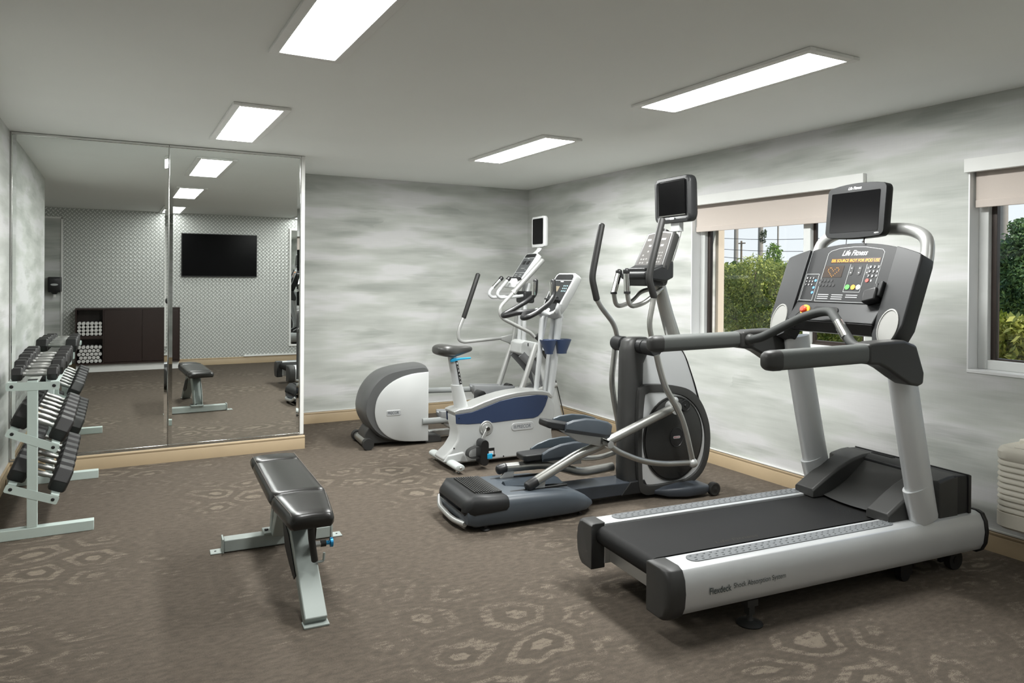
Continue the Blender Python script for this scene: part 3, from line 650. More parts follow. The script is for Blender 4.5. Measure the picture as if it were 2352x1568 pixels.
# ------------------------------------------------------------ front elliptical (motion trainer)
def sec(u, w, z0, z1, r, n=6, rb=.0, v0=0.0):
    """cross-section across the heading: rounded upper corners"""
    out = [(u, v0-w+rb, z0), (u, v0-w, z0+rb)] if rb else [(u, v0-w, z0)]
    for k in range(n+1):
        a = PI-k*PI/2/n; out.append((u, v0-w+r+r*math.cos(a), z1-r+r*math.sin(a)))
    for k in range(n+1):
        a = PI/2-k*PI/2/n; out.append((u, v0+w-r+r*math.cos(a), z1-r+r*math.sin(a)))
    out += [(u, v0+w, z0+rb), (u, v0+w-rb, z0)] if rb else [(u, v0+w, z0)]
    return out
def outline(F_, pts, v): return [(p.x, p.z) for p in (F_.at(x, y, v) for x, y in pts)]
def smooth_closed(P, n=4):
    """Catmull-Rom through a closed 2-D outline"""
    out = []; m = len(P)
    for i in range(m):
        p0, p1, p2, p3 = P[i-1], P[i], P[(i+1) % m], P[(i+2) % m]
        for k in range(n):
            t = k/n
            out.append(tuple(.5*((2*p1[j])+(-p0[j]+p2[j])*t+(2*p0[j]-5*p1[j]+4*p2[j]-p3[j])*t*t+(-p0[j]+3*p1[j]-3*p2[j]+p3[j])*t**3) for j in (0, 1)))
    return out
M['keygrey'] = mat('key_print', '8f8e8c', .7, var=0, spec=.1)
E1 = Frame(-2.6, -3.55, .05)
el = thing('elliptical_trainer', 'tall charcoal elliptical with black oval flywheel cover and large square screen', 'elliptical trainer', E1.o, E1.th)
a1 = E1.at
# base pod
S_ = []
for u, w, z0, z1, r in ((.035, .20, .09, .13, .03), (.05, .245, .05, .16, .05), (.10, .262, .035, .185, .055), (.30, .268, .035, .20, .05), (.45, .27, .035, .195, .045), (.70, .27, .035, .185, .045), (.80, .262, .035, .168, .045), (.90, .235, .035, .125, .04), (.97, .18, .04, .075, .02), (.985, .15, .05, .06, .005)):
    S_.append(sec(u, w, z0, z1, r, rb=.012))
MB().loft(S_).build('base_pod', M['slate'], el, ang=50)
S_ = []
for u, w, z0, z1, r in ((.028, .19, .12, .14, .02), (.04, .235, .10, .175, .05), (.09, .266, .095, .222, .055), (.20, .270, .10, .212, .05), (.30, .272, .105, .206, .045), (.318, .268, .12, .198, .04)):
    S_.append(sec(u, w, z0, z1, r, rb=.02))
MB().loft(S_).build('step_cover', M['char2'], el, ang=50)
mb = MB()
for i in range(11): mb.box((.125+i*.0165, 0, .2245-.0009*i), (.007, .36, .010))
mb.bb((.11, -.19, .205), (.30, .19, .2195)); mb.build('step_tread', M['rubber'], el)
for s in (-1, 1): MB().prism(rounded(.46, .016, .007, 3, .56, s*.155), .185, .1975, 'z').build('track_slot', M['dark'], el)
mb = MB(); mb.loft([[(u, v*k, z) for v, z in ((-.12, .197), (-.05, .203+.012), (.05, .203+.012), (.12, .197))] for u, k in ((.40, .25), (.55, .8), (.78, 1))]); mb.build('pod_ridge', mat('dark_slate_plastic', '353c43', .7, spec=.1), el, ang=20)
mb = MB(); mb.tube([(.045, .235, .105), (.02, .17, .06), (.015, 0, .05), (.02, -.10, .045), (.05, -.20, .045)], .018, n=10, fil=.06); mb.build('rear_bumper', M['satin'], el)
for s in (-1, 1):
    MB().lathe([(.028, 0), (.030, .008), (.022, .016), (.012, .020), (.012, .045)], (.175, s*.225, 0)).build('leveling_foot', M['rubber'], el)
    MB().lathe([(.018, 0), (.018, .008), (.008, .012), (.008, .05)], (.86, s*.20, 0)).build('leveling_foot', M['rubber'], el)
MB().prism([(.75, .048), (.75, .14), (1.33, .132), (1.33, .048)], -.10, .10).build('main_beam', mat('beam_slate', '3b4047', .4, .2), el, bevel=.006)
MB().prism([(1.25, .045), (1.33, .135), (1.45, .14), (1.5, .045)], -.105, .105).build('beam_boot', M['char2'], el, bevel=.008)
# column with hubs
col = []
for z, u0, u1, w in ((.10, 1.310, 1.52, .078), (.20, 1.298, 1.49, .070), (.60, 1.305, 1.472, .062), (.95, 1.312, 1.480, .062), (1.05, 1.316, 1.535, .066), (1.11, 1.335, 1.545, .062), (1.135, 1.38, 1.51, .045)):
    c_ = (u0+u1)/2; h = (u1-u0)/2; col.append([(c_+h*math.copysign(abs(math.cos(a))**.55, math.cos(a)), w*math.copysign(abs(math.sin(a))**.55, math.sin(a)), z) for a in [2*PI*i/24+.01 for i in range(24)]])
MB().loft(col).build('column', M['char'], el, ang=50)
for s in (-1, 1):
    c_ = Vector((1.43, 0, 1.075))
    MB().lathe([(.050, .03), (.052, .10), (.050, .115), (.042, .12), (.042, .13), (.054, .135), (.056, .235), (.050, .25), (.02, .254)], c_, (0, s, 0)).build('pivot_hub', M['char2'], el)
# shroud behind the column
sh = outline(E1, [(1445, 786), (1560, 786), (1574, 812), (1592, 868), (1613, 945), (1602, 980), (1465, 980)], -.055)
MB().prism(sh, -.05, .05).build('side_shroud', M['satinlight'], el, bevel=.01)
st = [a1(*q, -.055) for q in ((1555, 790), (1570, 808), (1578, 825), (1596, 880), (1614, 945))]
MB().tube([(p.x, 0, p.z) for p in st], .01, n=8, ell=(.058, .013), fil=.03).build('edge_strip', M['black'], el)
# flywheel housing: outer rim frame, silver face, dark cover
ho = smooth_closed(outline(E1, [(1466, 905), (1474, 889), (1490, 883), (1540, 884), (1580, 894), (1606, 920), (1623, 962), (1628, 1005), (1623, 1050), (1608, 1085), (1580, 1110), (1540, 1124), (1500, 1133), (1476, 1133), (1464, 1110), (1462, 1000)], -.09), 4)
hi = smooth_closed(outline(E1, [(1478, 915), (1484, 904), (1498, 900), (1535, 901), (1570, 911), (1596, 935), (1611, 970), (1616, 1005), (1612, 1045), (1598, 1077), (1572, 1098), (1535, 1106), (1498, 1112), (1480, 1110), (1473, 1095), (1472, 1000)], -.09), 4)
cc = (1.70, .41)
n_ = len(ho)
MB().loft([[(x, w_, z) for x, z in ho] for w_ in (-.082, .082)]).build('housing_rim', M['char'], el, bevel=.006, bs=2)
mb = MB(); mb.loft([[(x, -.100, z) for x, z in hi], [(x, -.080, z) for x, z in hi]]); mb.loft([[(x, .080, z) for x, z in hi], [(x, .100, z) for x, z in hi]]); mb.build('housing_face', M['satinlight'], el, bevel=.003, bs=2)
rimv = []
for s in (-1, 1):
    mb = MB(); n = n_
    loops = []
    for k, w_ in ((0, .082), (0, .108), (.5, .112), (.92, .110), (1, .098)):
        loops.append([(ho[i][0]*(1-k)+hi[i][0]*k, s*w_, ho[i][1]*(1-k)+hi[i][1]*k) for i in range(n)])
    mb.loft(loops, cap=False); mb.build('rim_band', M['char'], el, ang=60)
    cx, cz, ra, rb = 1.695, .408, .256, .296
    def el_(k, w_): return [(cx+ra*k*math.cos(a), s*w_, cz+rb*k*math.sin(a)) for a in [2*PI*i/48 for i in range(48)]]
    MB().loft([el_(1.03, .098), el_(1.03, .107), el_(1.0, .108), el_(1.0, .104), el_(.975, .104), el_(.975, .112), el_(.96, .114), el_(.3, .118)]).build('flywheel_cover', mat('flywheel_plastic', '232322', .45, bump=.08, bscale=700), el, ang=50)
    hc = (1.712, .418)
    MB().loft([[(hc[0]+.058*k*math.cos(a), s*w_, hc[1]+.070*k*math.sin(a)) for a in [2*PI*i/32 for i in range(32)]] for k, w_ in ((1, .114), (1, .122), (.96, .1235), (.93, .121), (.2, .121))]).build('hub_cap', M['black'], el, ang=50)
    cr_ = Vector((1.785, s*.115, .640)); MB().lathe([(.042, 0), (.042, .012), (.038, .014), (.036, .010), (.012, .010), (.008, .018)], cr_, (0, s, 0)).build('crank_hub', M['black'], el)
MB().loft([[(1.712+x, -.1225, .418+y) for x, y in rounded(.062, .018, .008, 4)], [(1.712+x, -.1215, .418+y) for x, y in rounded(.062, .018, .008, 4)]]).build('badge', M['satinlight'], el)
text('PRECOR', .050, mat('badge_red', 'a33038', .5, var=0), el, (1.712, -.1227, .418), (1, 0, 0), (0, 0, 1), 'badge_lettering', bold=.02, off=.0006, height=.010)
# front stabiliser
def lens_(u, w, z0, z1): return sec(u, w, z0, z1, min(.02, (z1-z0)*.45), rb=.005)
MB().loft([lens_(1.53, .12, .03, .055), lens_(1.60, .19, .02, .075), lens_(1.72, .24, .02, .088), lens_(1.86, .245, .02, .088), lens_(1.93, .235, .035, .075)]).build('front_stabiliser', mat('stabiliser_slate', '3b4047', .4), el, ang=50)
for s in (-1, 1): MB().lathe([(.030, -.002), (.046, 0), (.048, .006), (.048, .036), (.040, .040), (.022, .036), (.012, .040)], (1.955, s*.215, .049), (0, s, 0)).build('transport_wheel', M['rubber'], el)
# foot arms
def armtube(P, vv, nm='foot_arm'):
    MB().tube([(p[0], vv, p[1]) for p in P], .032, n=20, fil=.12).build(nm, M['brushed'], el)
armtube([(.56, .245), (.868, .384), (1.0, .415), (1.64, .636)], -.16); armtube([(.475, .258), (.80, .252), (.93, .215), (1.085, .160), (1.36, .175)], .17)
MB().tube([(.555, -.16, .243), (.50, -.16, .215)], .0335, n=16, round_end=True).build('arm_end_cap', M['black'], el)
MB().tube([(.49, .17, .258), (.445, .17, .250)], .0335, n=16, round_end=True).build('arm_end_cap', M['black'], el)
for s, x in ((-1, .575), (1, .50)):
    MB().prism([(x-.06, .190), (x-.02, .235), (x+.05, .245), (x+.045, .190)], s*.155-.008, s*.155+.008).build('roller_bracket', M['satin'], el, bevel=.002)
MB().cyl((1.655, -.19, .640), (1.655, -.11, .640), .045, 20).ball((1.66, -.16, .69), .028).build('crank_joint', M['satin'], el)
# pedals
def pedal(vv, p0, p1, nm='pedal'):
    """p0 heel, p1 toe: (u,z) of the tread"""
    d = Vector((p1[0]-p0[0], 0, p1[1]-p0[1])); L = d.length; d.normalize(); nrm = Vector((-d.z, 0, d.x)); o = Vector((p0[0], vv, p0[1])); V = Vector((0, 1, 0))
    def q(a, b, c): return o+d*(a*L)+V*b+nrm*c
    MB().loft([[q(a, y*w, z) for y, z in ((-1, -.045*k), (-1, 0), (1, 0), (1, -.045*k))] for a, w, k in ((0, .055, .7), (.03, .07, 1), (.3, .078, 1), (.9, .074, .9), (1.0, .055, .8))]).build('tread', M['char2'], el, bevel=.008)
    for s in (-1, 1):
        L_ = []
        for a, h in ((.26, .004), (.36, .028), (.55, .052), (.75, .058), (.92, .052), (1.02, .035)):
            w = .088 if a < 1 else .07
            L_.append([q(a, s*(w-.012), -.03), q(a, s*(w-.010), h), q(a, s*(w+.002), h+.004), q(a, s*(w+.014), h-.006), q(a, s*(w+.016), -.03), q(a, s*(w-.002), -.055)])
        MB().loft(L_).build('side_guard', M['slate'] if s < 0 else mat('guard_inner', '434c53', .42), el, bevel=.003, ang=50)
    MB().loft([[q(1.0, y, z) for y, z in ((-.08, -.04), (-.08, .03), (.08, .03), (.08, -.04))], [q(1.07, y, z) for y, z in ((-.04, -.03), (-.04, .012), (.04, .012), (.04, -.03))]]).build('toe_guard', M['slate'], el, bevel=.01)
    MB().loft([[q(a, y, z) for y, z in ((-.03, -.045), (.03, -.045), (.03, zz), (-.03, zz))] for a, zz in ((.28, -.05), (.6, -.11), (.95, -.12))]).build('pedal_bracket', M['satin'], el, bevel=.004)
pedal(-.17, (.60, .640), (1.06, .545)); pedal(.17, (.60, .342), (1.10, .352))
MB().prism([(.93, .50), (1.03, .50), (1.10, .43), (1.06, .40)], -.185, -.165).prism([(.93, .50), (1.03, .50), (1.10, .43), (1.06, .40)], -.145, -.125).build('pedal_link', M['satin'], el, bevel=.004)
# coupler rods and handlebars
def hb(P, vv, r): return [(p[0], vv if len(p) < 3 else p[2], p[1]) for p in P]
MB().tube(hb([(1.045, .455), (1.12, .40), (1.30, .32), (1.50, .275), (1.745, .262)], -.25, 0), .020, n=14, fil=.1).build('coupler_rod', M['brushed'], el)
MB().tube([(1.0, .245, .30), (1.15, .245, .235), (1.30, .245, .23), (1.5, .245, .27)], .019, n=14, fil=.1).build('coupler_rod', M['brushed'], el)
MB().cyl((1.05, -.275, .455), (1.05, -.185, .455), .024).build('rod_bolt', M['chrome'], el)
for s in (-1, 1):
    MB().ball((1.745 if s < 0 else 1.50, s*.26, .262 if s < 0 else .27), .034, n=16).build('rod_joint', M['satin'], el)
MB().tube(hb([(1.43, 1.03), (1.455, .94), (1.50, .81), (1.63, .62), (1.68, .50), (1.745, .27)], -.255, 0), .022, n=16, fil=.07).build('swing_arm', M['brushed'], el)
MB().tube(hb([(1.43, 1.03), (1.42, .94), (1.40, .80), (1.43, .62), (1.46, .50), (1.50, .27)], .255, 0), .022, n=16, fil=.07).build('swing_arm', M['brushed'], el)
R_hb = [(1.40, 1.11), (1.365, 1.24), (1.40, 1.40), (1.405, 1.45)]; R_gr = [(1.405, 1.43), (1.362, 1.551), (1.375, 1.62), (1.468, 1.955)]
L_hb = [(1.45, 1.10), (1.42, 1.21), (1.30, 1.34), (1.262, 1.40), (1.255, 1.42)]; L_gr = [(1.262, 1.40), (1.222, 1.549), (1.232, 1.62), (1.30, 1.944)]
for vv, A, B in ((-.25, R_hb, R_gr), (.25, L_hb, L_gr)):
    MB().tube(hb(A, vv, 0), .0185, n=16, fil=.06).build('handlebar', M['brushed'], el)
    MB().tube(hb(B, vv, 0), .0245, n=16, fil=.07, round_end=True).build('foam_grip', M['rubber'], el)
# mast, console, grips, television
MB().loft([[(c_+h*math.cos(a), .040*math.sin(a), z) for a in [2*PI*i/24 for i in range(24)]] for c_, h, z in ((1.80, .066, 1.0), (1.77, .064, 1.12), (1.705, .056, 1.30), (1.64, .050, 1.50), (1.63, .05, 1.54))]).build('mast', M['brushed'], el)
k0 = Vector((1.535, 0, 1.64)); k1 = Vector((1.648, 0, 1.893)); ku = (k1-k0).normalized(); kr = Vector((0, -1, 0)); kn = kr.cross(ku)
def kp(x, y, d=0): return k0+kr*x+ku*y+kn*d
kf = [(-.175, -.01), (.175, -.01), (.165, .12), (.150, .272), (.05, .285), (-.05, .285), (-.150, .272), (-.165, .12)]
MB().loft([[kp(x*k, y*(1 if y < .1 else 1), d) for x, y in kf] for k, d in ((.8, -.085), (1.0, -.05), (1.04, -.01), (1, 0))]).build('console_body', M['char'], el, bevel=.006)
MB().loft([[kp(x*.86, .012+y*.90, d) for x, y in kf] for d in (0, .002)]).build('console_face', mat('console_overlay', '62605e', .7, var=.05, spec=.1), el)
mb = MB()
for x, y, w, h in ((-.095, .215, .045, .016), (.005, .215, .045, .016), (.075, .215, .05, .016), (.0, .165, .03, .016), (.08, .165, .035, .016), (-.06, .165, .03, .016)):
    ww = MB().loft([[kp(x+a, y+b_, d) for a, b_ in rounded(w, h, .002, 2)] for d in (.002, .003)]); ww.build('display_window', M['black'], el)
for i in range(3):
    for j in range(4):
        MB().loft([[kp(.06+i*.026+a, .035+j*.024+b_, d) for a, b_ in rounded(.016, .013, .004, 2)] for d in (.002, .003)]).build('console_key', M['keygrey'], el)
for x, y in ((-.11, .03), (-.08, .03), (-.11, .058), (-.08, .058), (-.105, .09), (-.05, .06), (-.02, .03), (-.06, .12), (.0, .24)):
    MB().loft([[kp(x+a, y+b_, d) for a, b_ in rounded(.020, .014, .004, 2)] for d in (.002, .003)]).build('console_key', M['keygrey'], el)
MB().loft([[(1.40, y, z) for y, z in ((-.15, 1.595), (-.15, 1.55), (.15, 1.55), (.15, 1.595))], [(1.56, y, z) for y, z in ((-.18, 1.66), (-.18, 1.53), (.18, 1.53), (.18, 1.66))], [(1.66, y, z) for y, z in ((-.14, 1.68), (-.14, 1.56), (.14, 1.56), (.14, 1.68))]]).build('accessory_tray', M['char2'], el, bevel=.015)
MB().bb((1.42, -.12, 1.592), (1.54, .12, 1.628)).bb((1.42, -.13, 1.50), (1.58, .13, 1.56)).build('tray_recess', M['black'], el, bevel=.008)
MB().loft([[(1.60+x, y*.055, 1.50+z) for x, y, z in ((-.07, -1, 0), (.07, -1, 0), (.07, 1, 0), (-.07, 1, 0))], [(1.60+x, y*.09, 1.60+z) for x, y, z in ((-.10, -1, 0), (.09, -1, 0.05), (.09, 1, 0.05), (-.10, 1, 0))]]).build('mast_collar', M['char'], el, bevel=.02)
MB().cyl(kp(0, .275, -.03), kp(0, .305, -.03), .035).build('console_fan', M['black'], el)
for vv, gp_ in ((-.085, [(1.300, 1.452), (1.292, 1.598)]), (.085, [(1.302, 1.446), (1.345, 1.594)])):
    MB().tube([(gp_[0][0], vv, gp_[0][1]), (gp_[1][0], vv, gp_[1][1])], .022, n=18).build('pulse_grip', M['chrome'], el)
    for k in (0, 1): MB().tube([(gp_[k][0], vv, gp_[k][1]-.006), (gp_[k][0], vv, gp_[k][1]+.010)], .0235, n=18, round_end=k == 1).build('grip_ring', M['black'], el)
    MB().tube([(gp_[0][0], vv, gp_[0][1]), (gp_[0][0]+.02, vv, gp_[0][1]-.10), (gp_[0][0]+.14, vv, 1.375), (1.55, vv*1.2, 1.46), (1.62, vv*.6, 1.48)], .0165, n=14, fil=.07).build('grip_tube', M['brushed'], el)
tc_ = Vector((1.745, 0, 2.13)); tn_ = Vector((-1, 0, -.04)).normalized(); tq = Vector((0, -1, 0)); tz = Vector((-.04, 0, 1)).normalized()
def tp2(x, y, d=0): return tc_+tq*x+tz*y+tn_*d
pl = rounded(.42, .335, .05, 6)
MB().loft([[tp2(x*k, y*k, d) for x, y in pl] for k, d in ((.86, -.085), (.98, -.06), (1, -.045), (1, -.01), (.97, 0), (.86, .002), (.84, -.003))]).build('screen_housing', M['pod'], el, ang=50)
mb = MB(); plate(mb, tp2(0, .012, .0035), tq, tz, .305, .245, .005, .006); mb.build('display_glass', M['screen'], el)
mb = MB(); plate(mb, tp2(0, -.113, .005), tq, tz, .305, .006, .002, .004); mb.build('display_trim', M['chrome'], el)
mb = MB(); plate(mb, tp2(0, -.135, .005), tq, tz, .05, .018, .008, .004); mb.build('screen_badge', M['satinlight'], el)
for s in (-1, 1):
    MB().tube([(1.80, s*.03, 1.97), (1.80, s*.03, 1.90), (1.74, s*.03, 1.72), (1.66, s*.03, 1.55)], .013, n=12, fil=.05).build('screen_arm', M['satin'], el)
MB().prism([(1.775, 1.90), (1.775, 2.02), (1.815, 2.02), (1.815, 1.90)], -.05, .05).build('screen_mount', M['satinlight'], el, bevel=.004)
# ------------------------------------------------------------ exercise bike
BK = Frame(-2.05, -2.262, .02)
bk = thing('exercise_bike', 'upright exercise bike, pale grey body with navy stripe and black saddle', 'exercise bike', BK.o, BK.th)
body = [(.185, .470), (.30, .512), (.40, .540), (.50, .560), (.60, .573), (.74, .580), (.86, .570), (.915, .555), (.955, .520), (.985, .46), (.988, .38), (.965, .29), (.955, .22), (.968, .15), (.955, .05), (.92, .035), (.50, .035), (.10, .035), (.03, .042), (-.065, .075), (-.055, .095), (.02, .16), (.065, .225), (.075, .29), (.058, .35), (.052, .43), (.075, .462)]
MB().prism(body, -.098, .098).build('body_shell', M['pale'], bk, bevel=.016, bs=4)
capt = [(.03, .462), (.075, .478), (.185, .486), (.30, .524), (.40, .550), (.50, .570), (.60, .583), (.74, .590), (.86, .581), (.925, .565), (.965, .525), (.945, .505), (.90, .535), (.74, .552), (.60, .545), (.45, .52), (.30, .475), (.20, .445), (.10, .438), (.04, .436)]
MB().prism(capt, -.102, .102).build('top_cover', M['satin'], bk, bevel=.008, bs=3)
for s in (-1, 1):
    nv = [(.045, .437), (.10, .440), (.19, .446), (.30, .476), (.45, .520), (.60, .540), (.80, .548), (.905, .535), (.912, .52), (.885, .45), (.855, .40), (.815, .365), (.77, .352), (.60, .352), (.40, .345), (.16, .350), (.05, .362)]
    MB().prism(nv, s*.0975, s*.1035).build('navy_panel', M['navy'], bk, bevel=.002)
    MB().lathe([(.062, 0), (.062, .008), (.056, .012), (.045, .010), (.042, .016), (.02, .020)], (.322, s*.098, .305), (0, s, 0)).build('crank_disc', M['satin'], bk)
MB().prism([(x, z) for x, z in rounded(.215, .066, .03, 5, .665, .292)], -.1045, -.097).build('logo_plate', M['satinlight'], bk, bevel=.003)
text('PRECOR', .135, mat('logo_grey', '70757a', .4, var=0), bk, (.675, -.1047, .292), (1, 0, 0), (0, 0, 1), 'logo_lettering', bold=.02, shear=.12, height=.030)
for i in range(3): MB().bb((.578+i*.009, -.1052, .278), (.583+i*.009, -.1040, .306)).build('logo_bar', mat('logo_grey2', '70757a', .4, var=0) if i == 0 else bpy.data.materials['logo_grey2'], bk)
# cranks and pedals
def crank(s, a, b, nm):
    p = Vector((.322, s*.125, .305)); q = Vector((a, s*.135, b)); d = (q-p).normalized(); n = Vector((-d.z, 0, d.x))*.014
    MB().loft([[p+n+Vector((0, y, 0)), p-n+Vector((0, y, 0)), q-n+Vector((0, y, 0)), q+n+Vector((0, y, 0))] for y in (-.008, .008)]).build('crank_arm', M['satin'], bk, bevel=.005)
    MB().cyl((p.x, s*.115, p.z), (p.x, s*.142, p.z), .016).build('crank_bolt', M['chrome'], bk)
    c = Vector((a, s*.195, b)); return c
c = crank(-1, .245, .17, 'r')
MB().loft([sec(0, .045, -.10, .10, .03, rb=.03)]).v
ped = MB(); ped.loft([[(c.x+x*k, yy, c.z-.035+z) for x, z in rounded(.075, .205, .034, 5)] for yy, k in ((-.245, .9), (-.235, 1), (-.155, 1), (-.145, .9))]); ped.build('pedal', M['black'], bk, ang=50)
st = [(c.x-.03, c.z+.01), (c.x-.08, c.z+.015), (c.x-.135, c.z-.01), (c.x-.145, c.z-.05), (c.x-.11, c.z-.075), (c.x-.04, c.z-.075), (c.x+.045, c.z-.06)]
MB().loft([[(x, y, z) for y in (-.232, -.168)]+[(x+.004, y, z+.003) for y in (-.168, -.232)] for x, z in [(p.x, p.z) for p in fillet([(a, 0, b) for a, b in st], .03)]]).build('pedal_strap', M['rubber'], bk)
MB().bb((c.x+.020, -.252, c.z-.085), (c.x+.065, -.238, c.z-.042)).build('strap_clip', M['blue'], bk, bevel=.005)
MB().bb((c.x+.06, -.250, c.z-.070), (c.x+.092, -.240, c.z-.052)).build('strap_end', M['black'], bk, bevel=.003)
c2 = crank(1, .40, .44, 'l')
ped = MB(); ped.loft([[(c2.x+x*k, yy, c2.z+.03+z) for x, z in rounded(.075, .205, .034, 5)] for yy, k in ((.145, .9), (.155, 1), (.235, 1), (.245, .9))]); ped.build('pedal', M['black'], bk, ang=50)
MB().tube([(c2.x-.03, .20, c2.z+.02), (c2.x-.09, .20, c2.z+.025), (c2.x-.12, .20, c2.z-.02), (c2.x-.04, .20, c2.z-.06)], .02, n=8, ell=(.032, .003), fil=.04).build('pedal_strap', M['rubber'], bk)
MB().bb((.325, -.0995, .060), (.400, -.098, .135)).build('warning_label', M['dark'], bk)
MB().bb((.333, -.1003, .066), (.392, -.0992, .110)).build('label_plate', M['ink'], bk)
for x, z in ((.035, .165), (.485, .055), (.885, .515), (.075, .405)): MB().cyl((x, -.1045, z), (x, -.098, z), .0055, 10).build('screw', M['black'], bk)
# feet
MB().loft([[( -.005+.042*k*math.cos(a)+.012, y, .052+.026*k*math.sin(a)) for a in [2*PI*i/20 for i in range(20)]] for y, k in ((-.30, .6), (-.295, .92), (-.28, 1), (.28, 1), (.295, .92), (.30, .6))]).build('rear_foot', mat('foot_paint', 'b5bab8', .45), bk)
MB().ball((.01, -.296, .052), .012).build('foot_screw', M['chrome'], bk)
MB().loft([[(x, y, z) for x, z in ((-.06, .06), (-.02, .115), (.12, .13), (.16, .04))] for y in (-.11, .11)]).build('foot_shroud', M['pale'], bk, bevel=.012)
for s in (-1, 1):
    MB().lathe([(.020, 0), (.022, .006), (.010, .012), (.008, .03)], (.0, s*.24, 0)).build('leveling_foot', M['chrome'], bk)
    MB().lathe([(.020, 0), (.022, .006), (.010, .012), (.008, .045)], (1.02, s*.20, 0)).build('leveling_foot', M['rubber'], bk)
MB().tube([(1.02, -.26, .055), (1.02, .26, .055)], .03, n=14, round_end=True).build('front_foot', mat('foot_paint2', 'b5bab8', .45), bk)
MB().bb((.93, -.04, .035), (1.03, .04, .08)).build('foot_bracket', M['satin'], bk, bevel=.005)
# saddle and post
MB().loft([[(x+ .036*k*math.cos(a), .036*math.sin(a), z) for a in [2*PI*i/20 for i in range(20)]] for x, z, k in ((.052, .90, 1), (.10, .64, 1.0))]).build('seat_post', M['satinlight'], bk)
MB().loft([[(x+r*math.cos(a), r*.95*math.sin(a), z) for a in [2*PI*i/24 for i in range(24)]] for x, z, r in ((.092, .667, .040), (.094, .665, .0485), (.140, .47, .060), (.143, .455, .063))]).build('post_sleeve', M['pale'], bk)
MB().loft([[(x, y, z) for x, z in ((.070, .865), (.088, .865), (.128, .672), (.110, .672))] for y in (-.0385, -.034)]).build('height_scale', M['black'], bk)
for i in range(6):
    t_ = (i+.5)/6; text(str(i+1), .010, wl, bk, (.079+.040*t_, -.0387, .862-.185*t_), (.98, 0, .2), (-.2, 0, .98), 'scale_digit', height=.018, off=.0008)
MB().loft([[(x, y, z) for y, z in ((-w, -t+h), (-w, t+h), (w, t+h), (w, -t+h))] for x, w, h, t in ((.015, .03, .868, .010), (.05, .042, .872, .013), (.10, .030, .876, .008), (.195, .012, .884, .006))]).build('adjust_lever', M['blue'], bk, bevel=.004) if 0 else None
MB().loft([[(x, -.045+y, z+h) for y, z in ((-w, -t), (-w, t), (w, t), (w, -t))] for x, w, h, t in ((.020, .012, .870, .010), (.045, .020, .878, .014), (.10, .018, .884, .008), (.200, .012, .886, .006))]).build('adjust_lever', M['blue'], bk, bevel=.004)
MB().cyl((.05, -.06, .88), (.05, -.03, .88), .014).build('lever_pivot', M['blue'], bk)
sd = []
for x, w, zt_, zb in ((-.100, .055, .972, .935), (-.092, .095, .990, .922), (-.06, .122, 1.005, .912), (-.01, .125, 1.008, .900), (.04, .105, 1.000, .895), (.085, .070, .990, .900), (.13, .045, .985, .912), (.18, .036, .985, .925), (.215, .030, .980, .935), (.232, .016, .968, .945)):
    r_ = []
    for i in range(20):
        a = 2*PI*i/20; cx_ = math.cos(a); sx_ = math.sin(a); zz = (zt_+zb)/2+(zt_-zb)/2*math.copysign(abs(sx_)**.7, sx_)
        if sx_ > 0: zz -= .012*math.exp(-(cx_/.25)**2) if x > -.05 and x < .1 else 0
        r_.append((x, w*math.copysign(abs(cx_)**.75, cx_), zz))
    sd.append(r_)
MB().loft(sd).build('saddle', mat('saddle_vinyl', '3a3a38', .38, bump=.1, bscale=400), bk, ang=60, sub=1)
# mast: two front tubes and a rear tube, bottle tray
for s in (-1, 1): MB().tube([(.965, s*.045, .50), (1.03, s*.045, 1.00), (1.06, s*.045, 1.26), (1.09, s*.045, 1.36)], .030, n=16, fil=.1).build('front_mast', M['satinlight'], bk)
MB().tube([(.83, -.03, .55), (.868, -.03, .90), (.90, 0, 1.22), (.98, 0, 1.27)], .022, n=14, fil=.08).build('rear_mast', M['satinlight'], bk)
MB().tube([(.88, .05, .55), (.925, .05, 1.0), (.95, 0, 1.22)], .017, n=12).build('rear_mast', M['satinlight'], bk)
for a0, a1_, b0, b1 in ((.845, .985, .895, .955), (1.00, 1.135, 1.01, 1.095)):
    L_ = []
    for k, (z, t_) in enumerate(((.895, 1), (.91, .98), (1.012, 0), (1.018, 0), (1.012, 0), (.93, .9))):
        x0 = a0*(1-t_)+b0*t_; x1 = a1_*(1-t_)+b1*t_; w = .062*(1-t_)+.038*t_; kk = .88 if k >= 4 else 1
        cx = (x0+x1)/2; h = (x1-x0)/2; L_.append([(cx+h*kk*math.copysign(abs(math.cos(a))**.7, math.cos(a)), -.09+w*kk*math.copysign(abs(math.sin(a))**.7, math.sin(a)), z) for a in [2*PI*i/24 for i in range(24)]])
    MB().loft(L_).build('bottle_cup', M['navy'], bk, ang=60)
MB().bb((.90, -.10, 1.000), (1.08, -.02, 1.014)).build('cup_bridge', M['navy'], bk, bevel=.004)
# handlebars
for s in (-1, 1):
    MB().tube([(.925, s*.155, 1.53), (.925, s*.165, 1.40), (.865, s*.205, 1.345), (.72, s*.235, 1.262), (.63, s*.225, 1.222), (.615, s*.17, 1.215), (.70, s*.06, 1.25), (.86, s*.03, 1.262)], .0225, n=16, fil=.05, round_end=True).build('handlebar_grip', M['black'], bk, ang=60)
    MB().tube([(.905, s*.150, 1.52), (.905, s*.158, 1.40)], .017, n=12).build('contact_plate', M['chrome'], bk)
MB().tube([(.84, 0, 1.262), (.96, 0, 1.235), (1.08, 0, 1.235)], .03, n=16, fil=.05).build('handlebar_stem', M['satinlight'], bk)
MB().tube([(1.0, -.14, 1.33), (.98, -.13, 1.27), (1.06, -.05, 1.215), (1.10, 0, 1.20)], .024, n=14, fil=.05).build('stem_brace', M['satinlight'], bk)
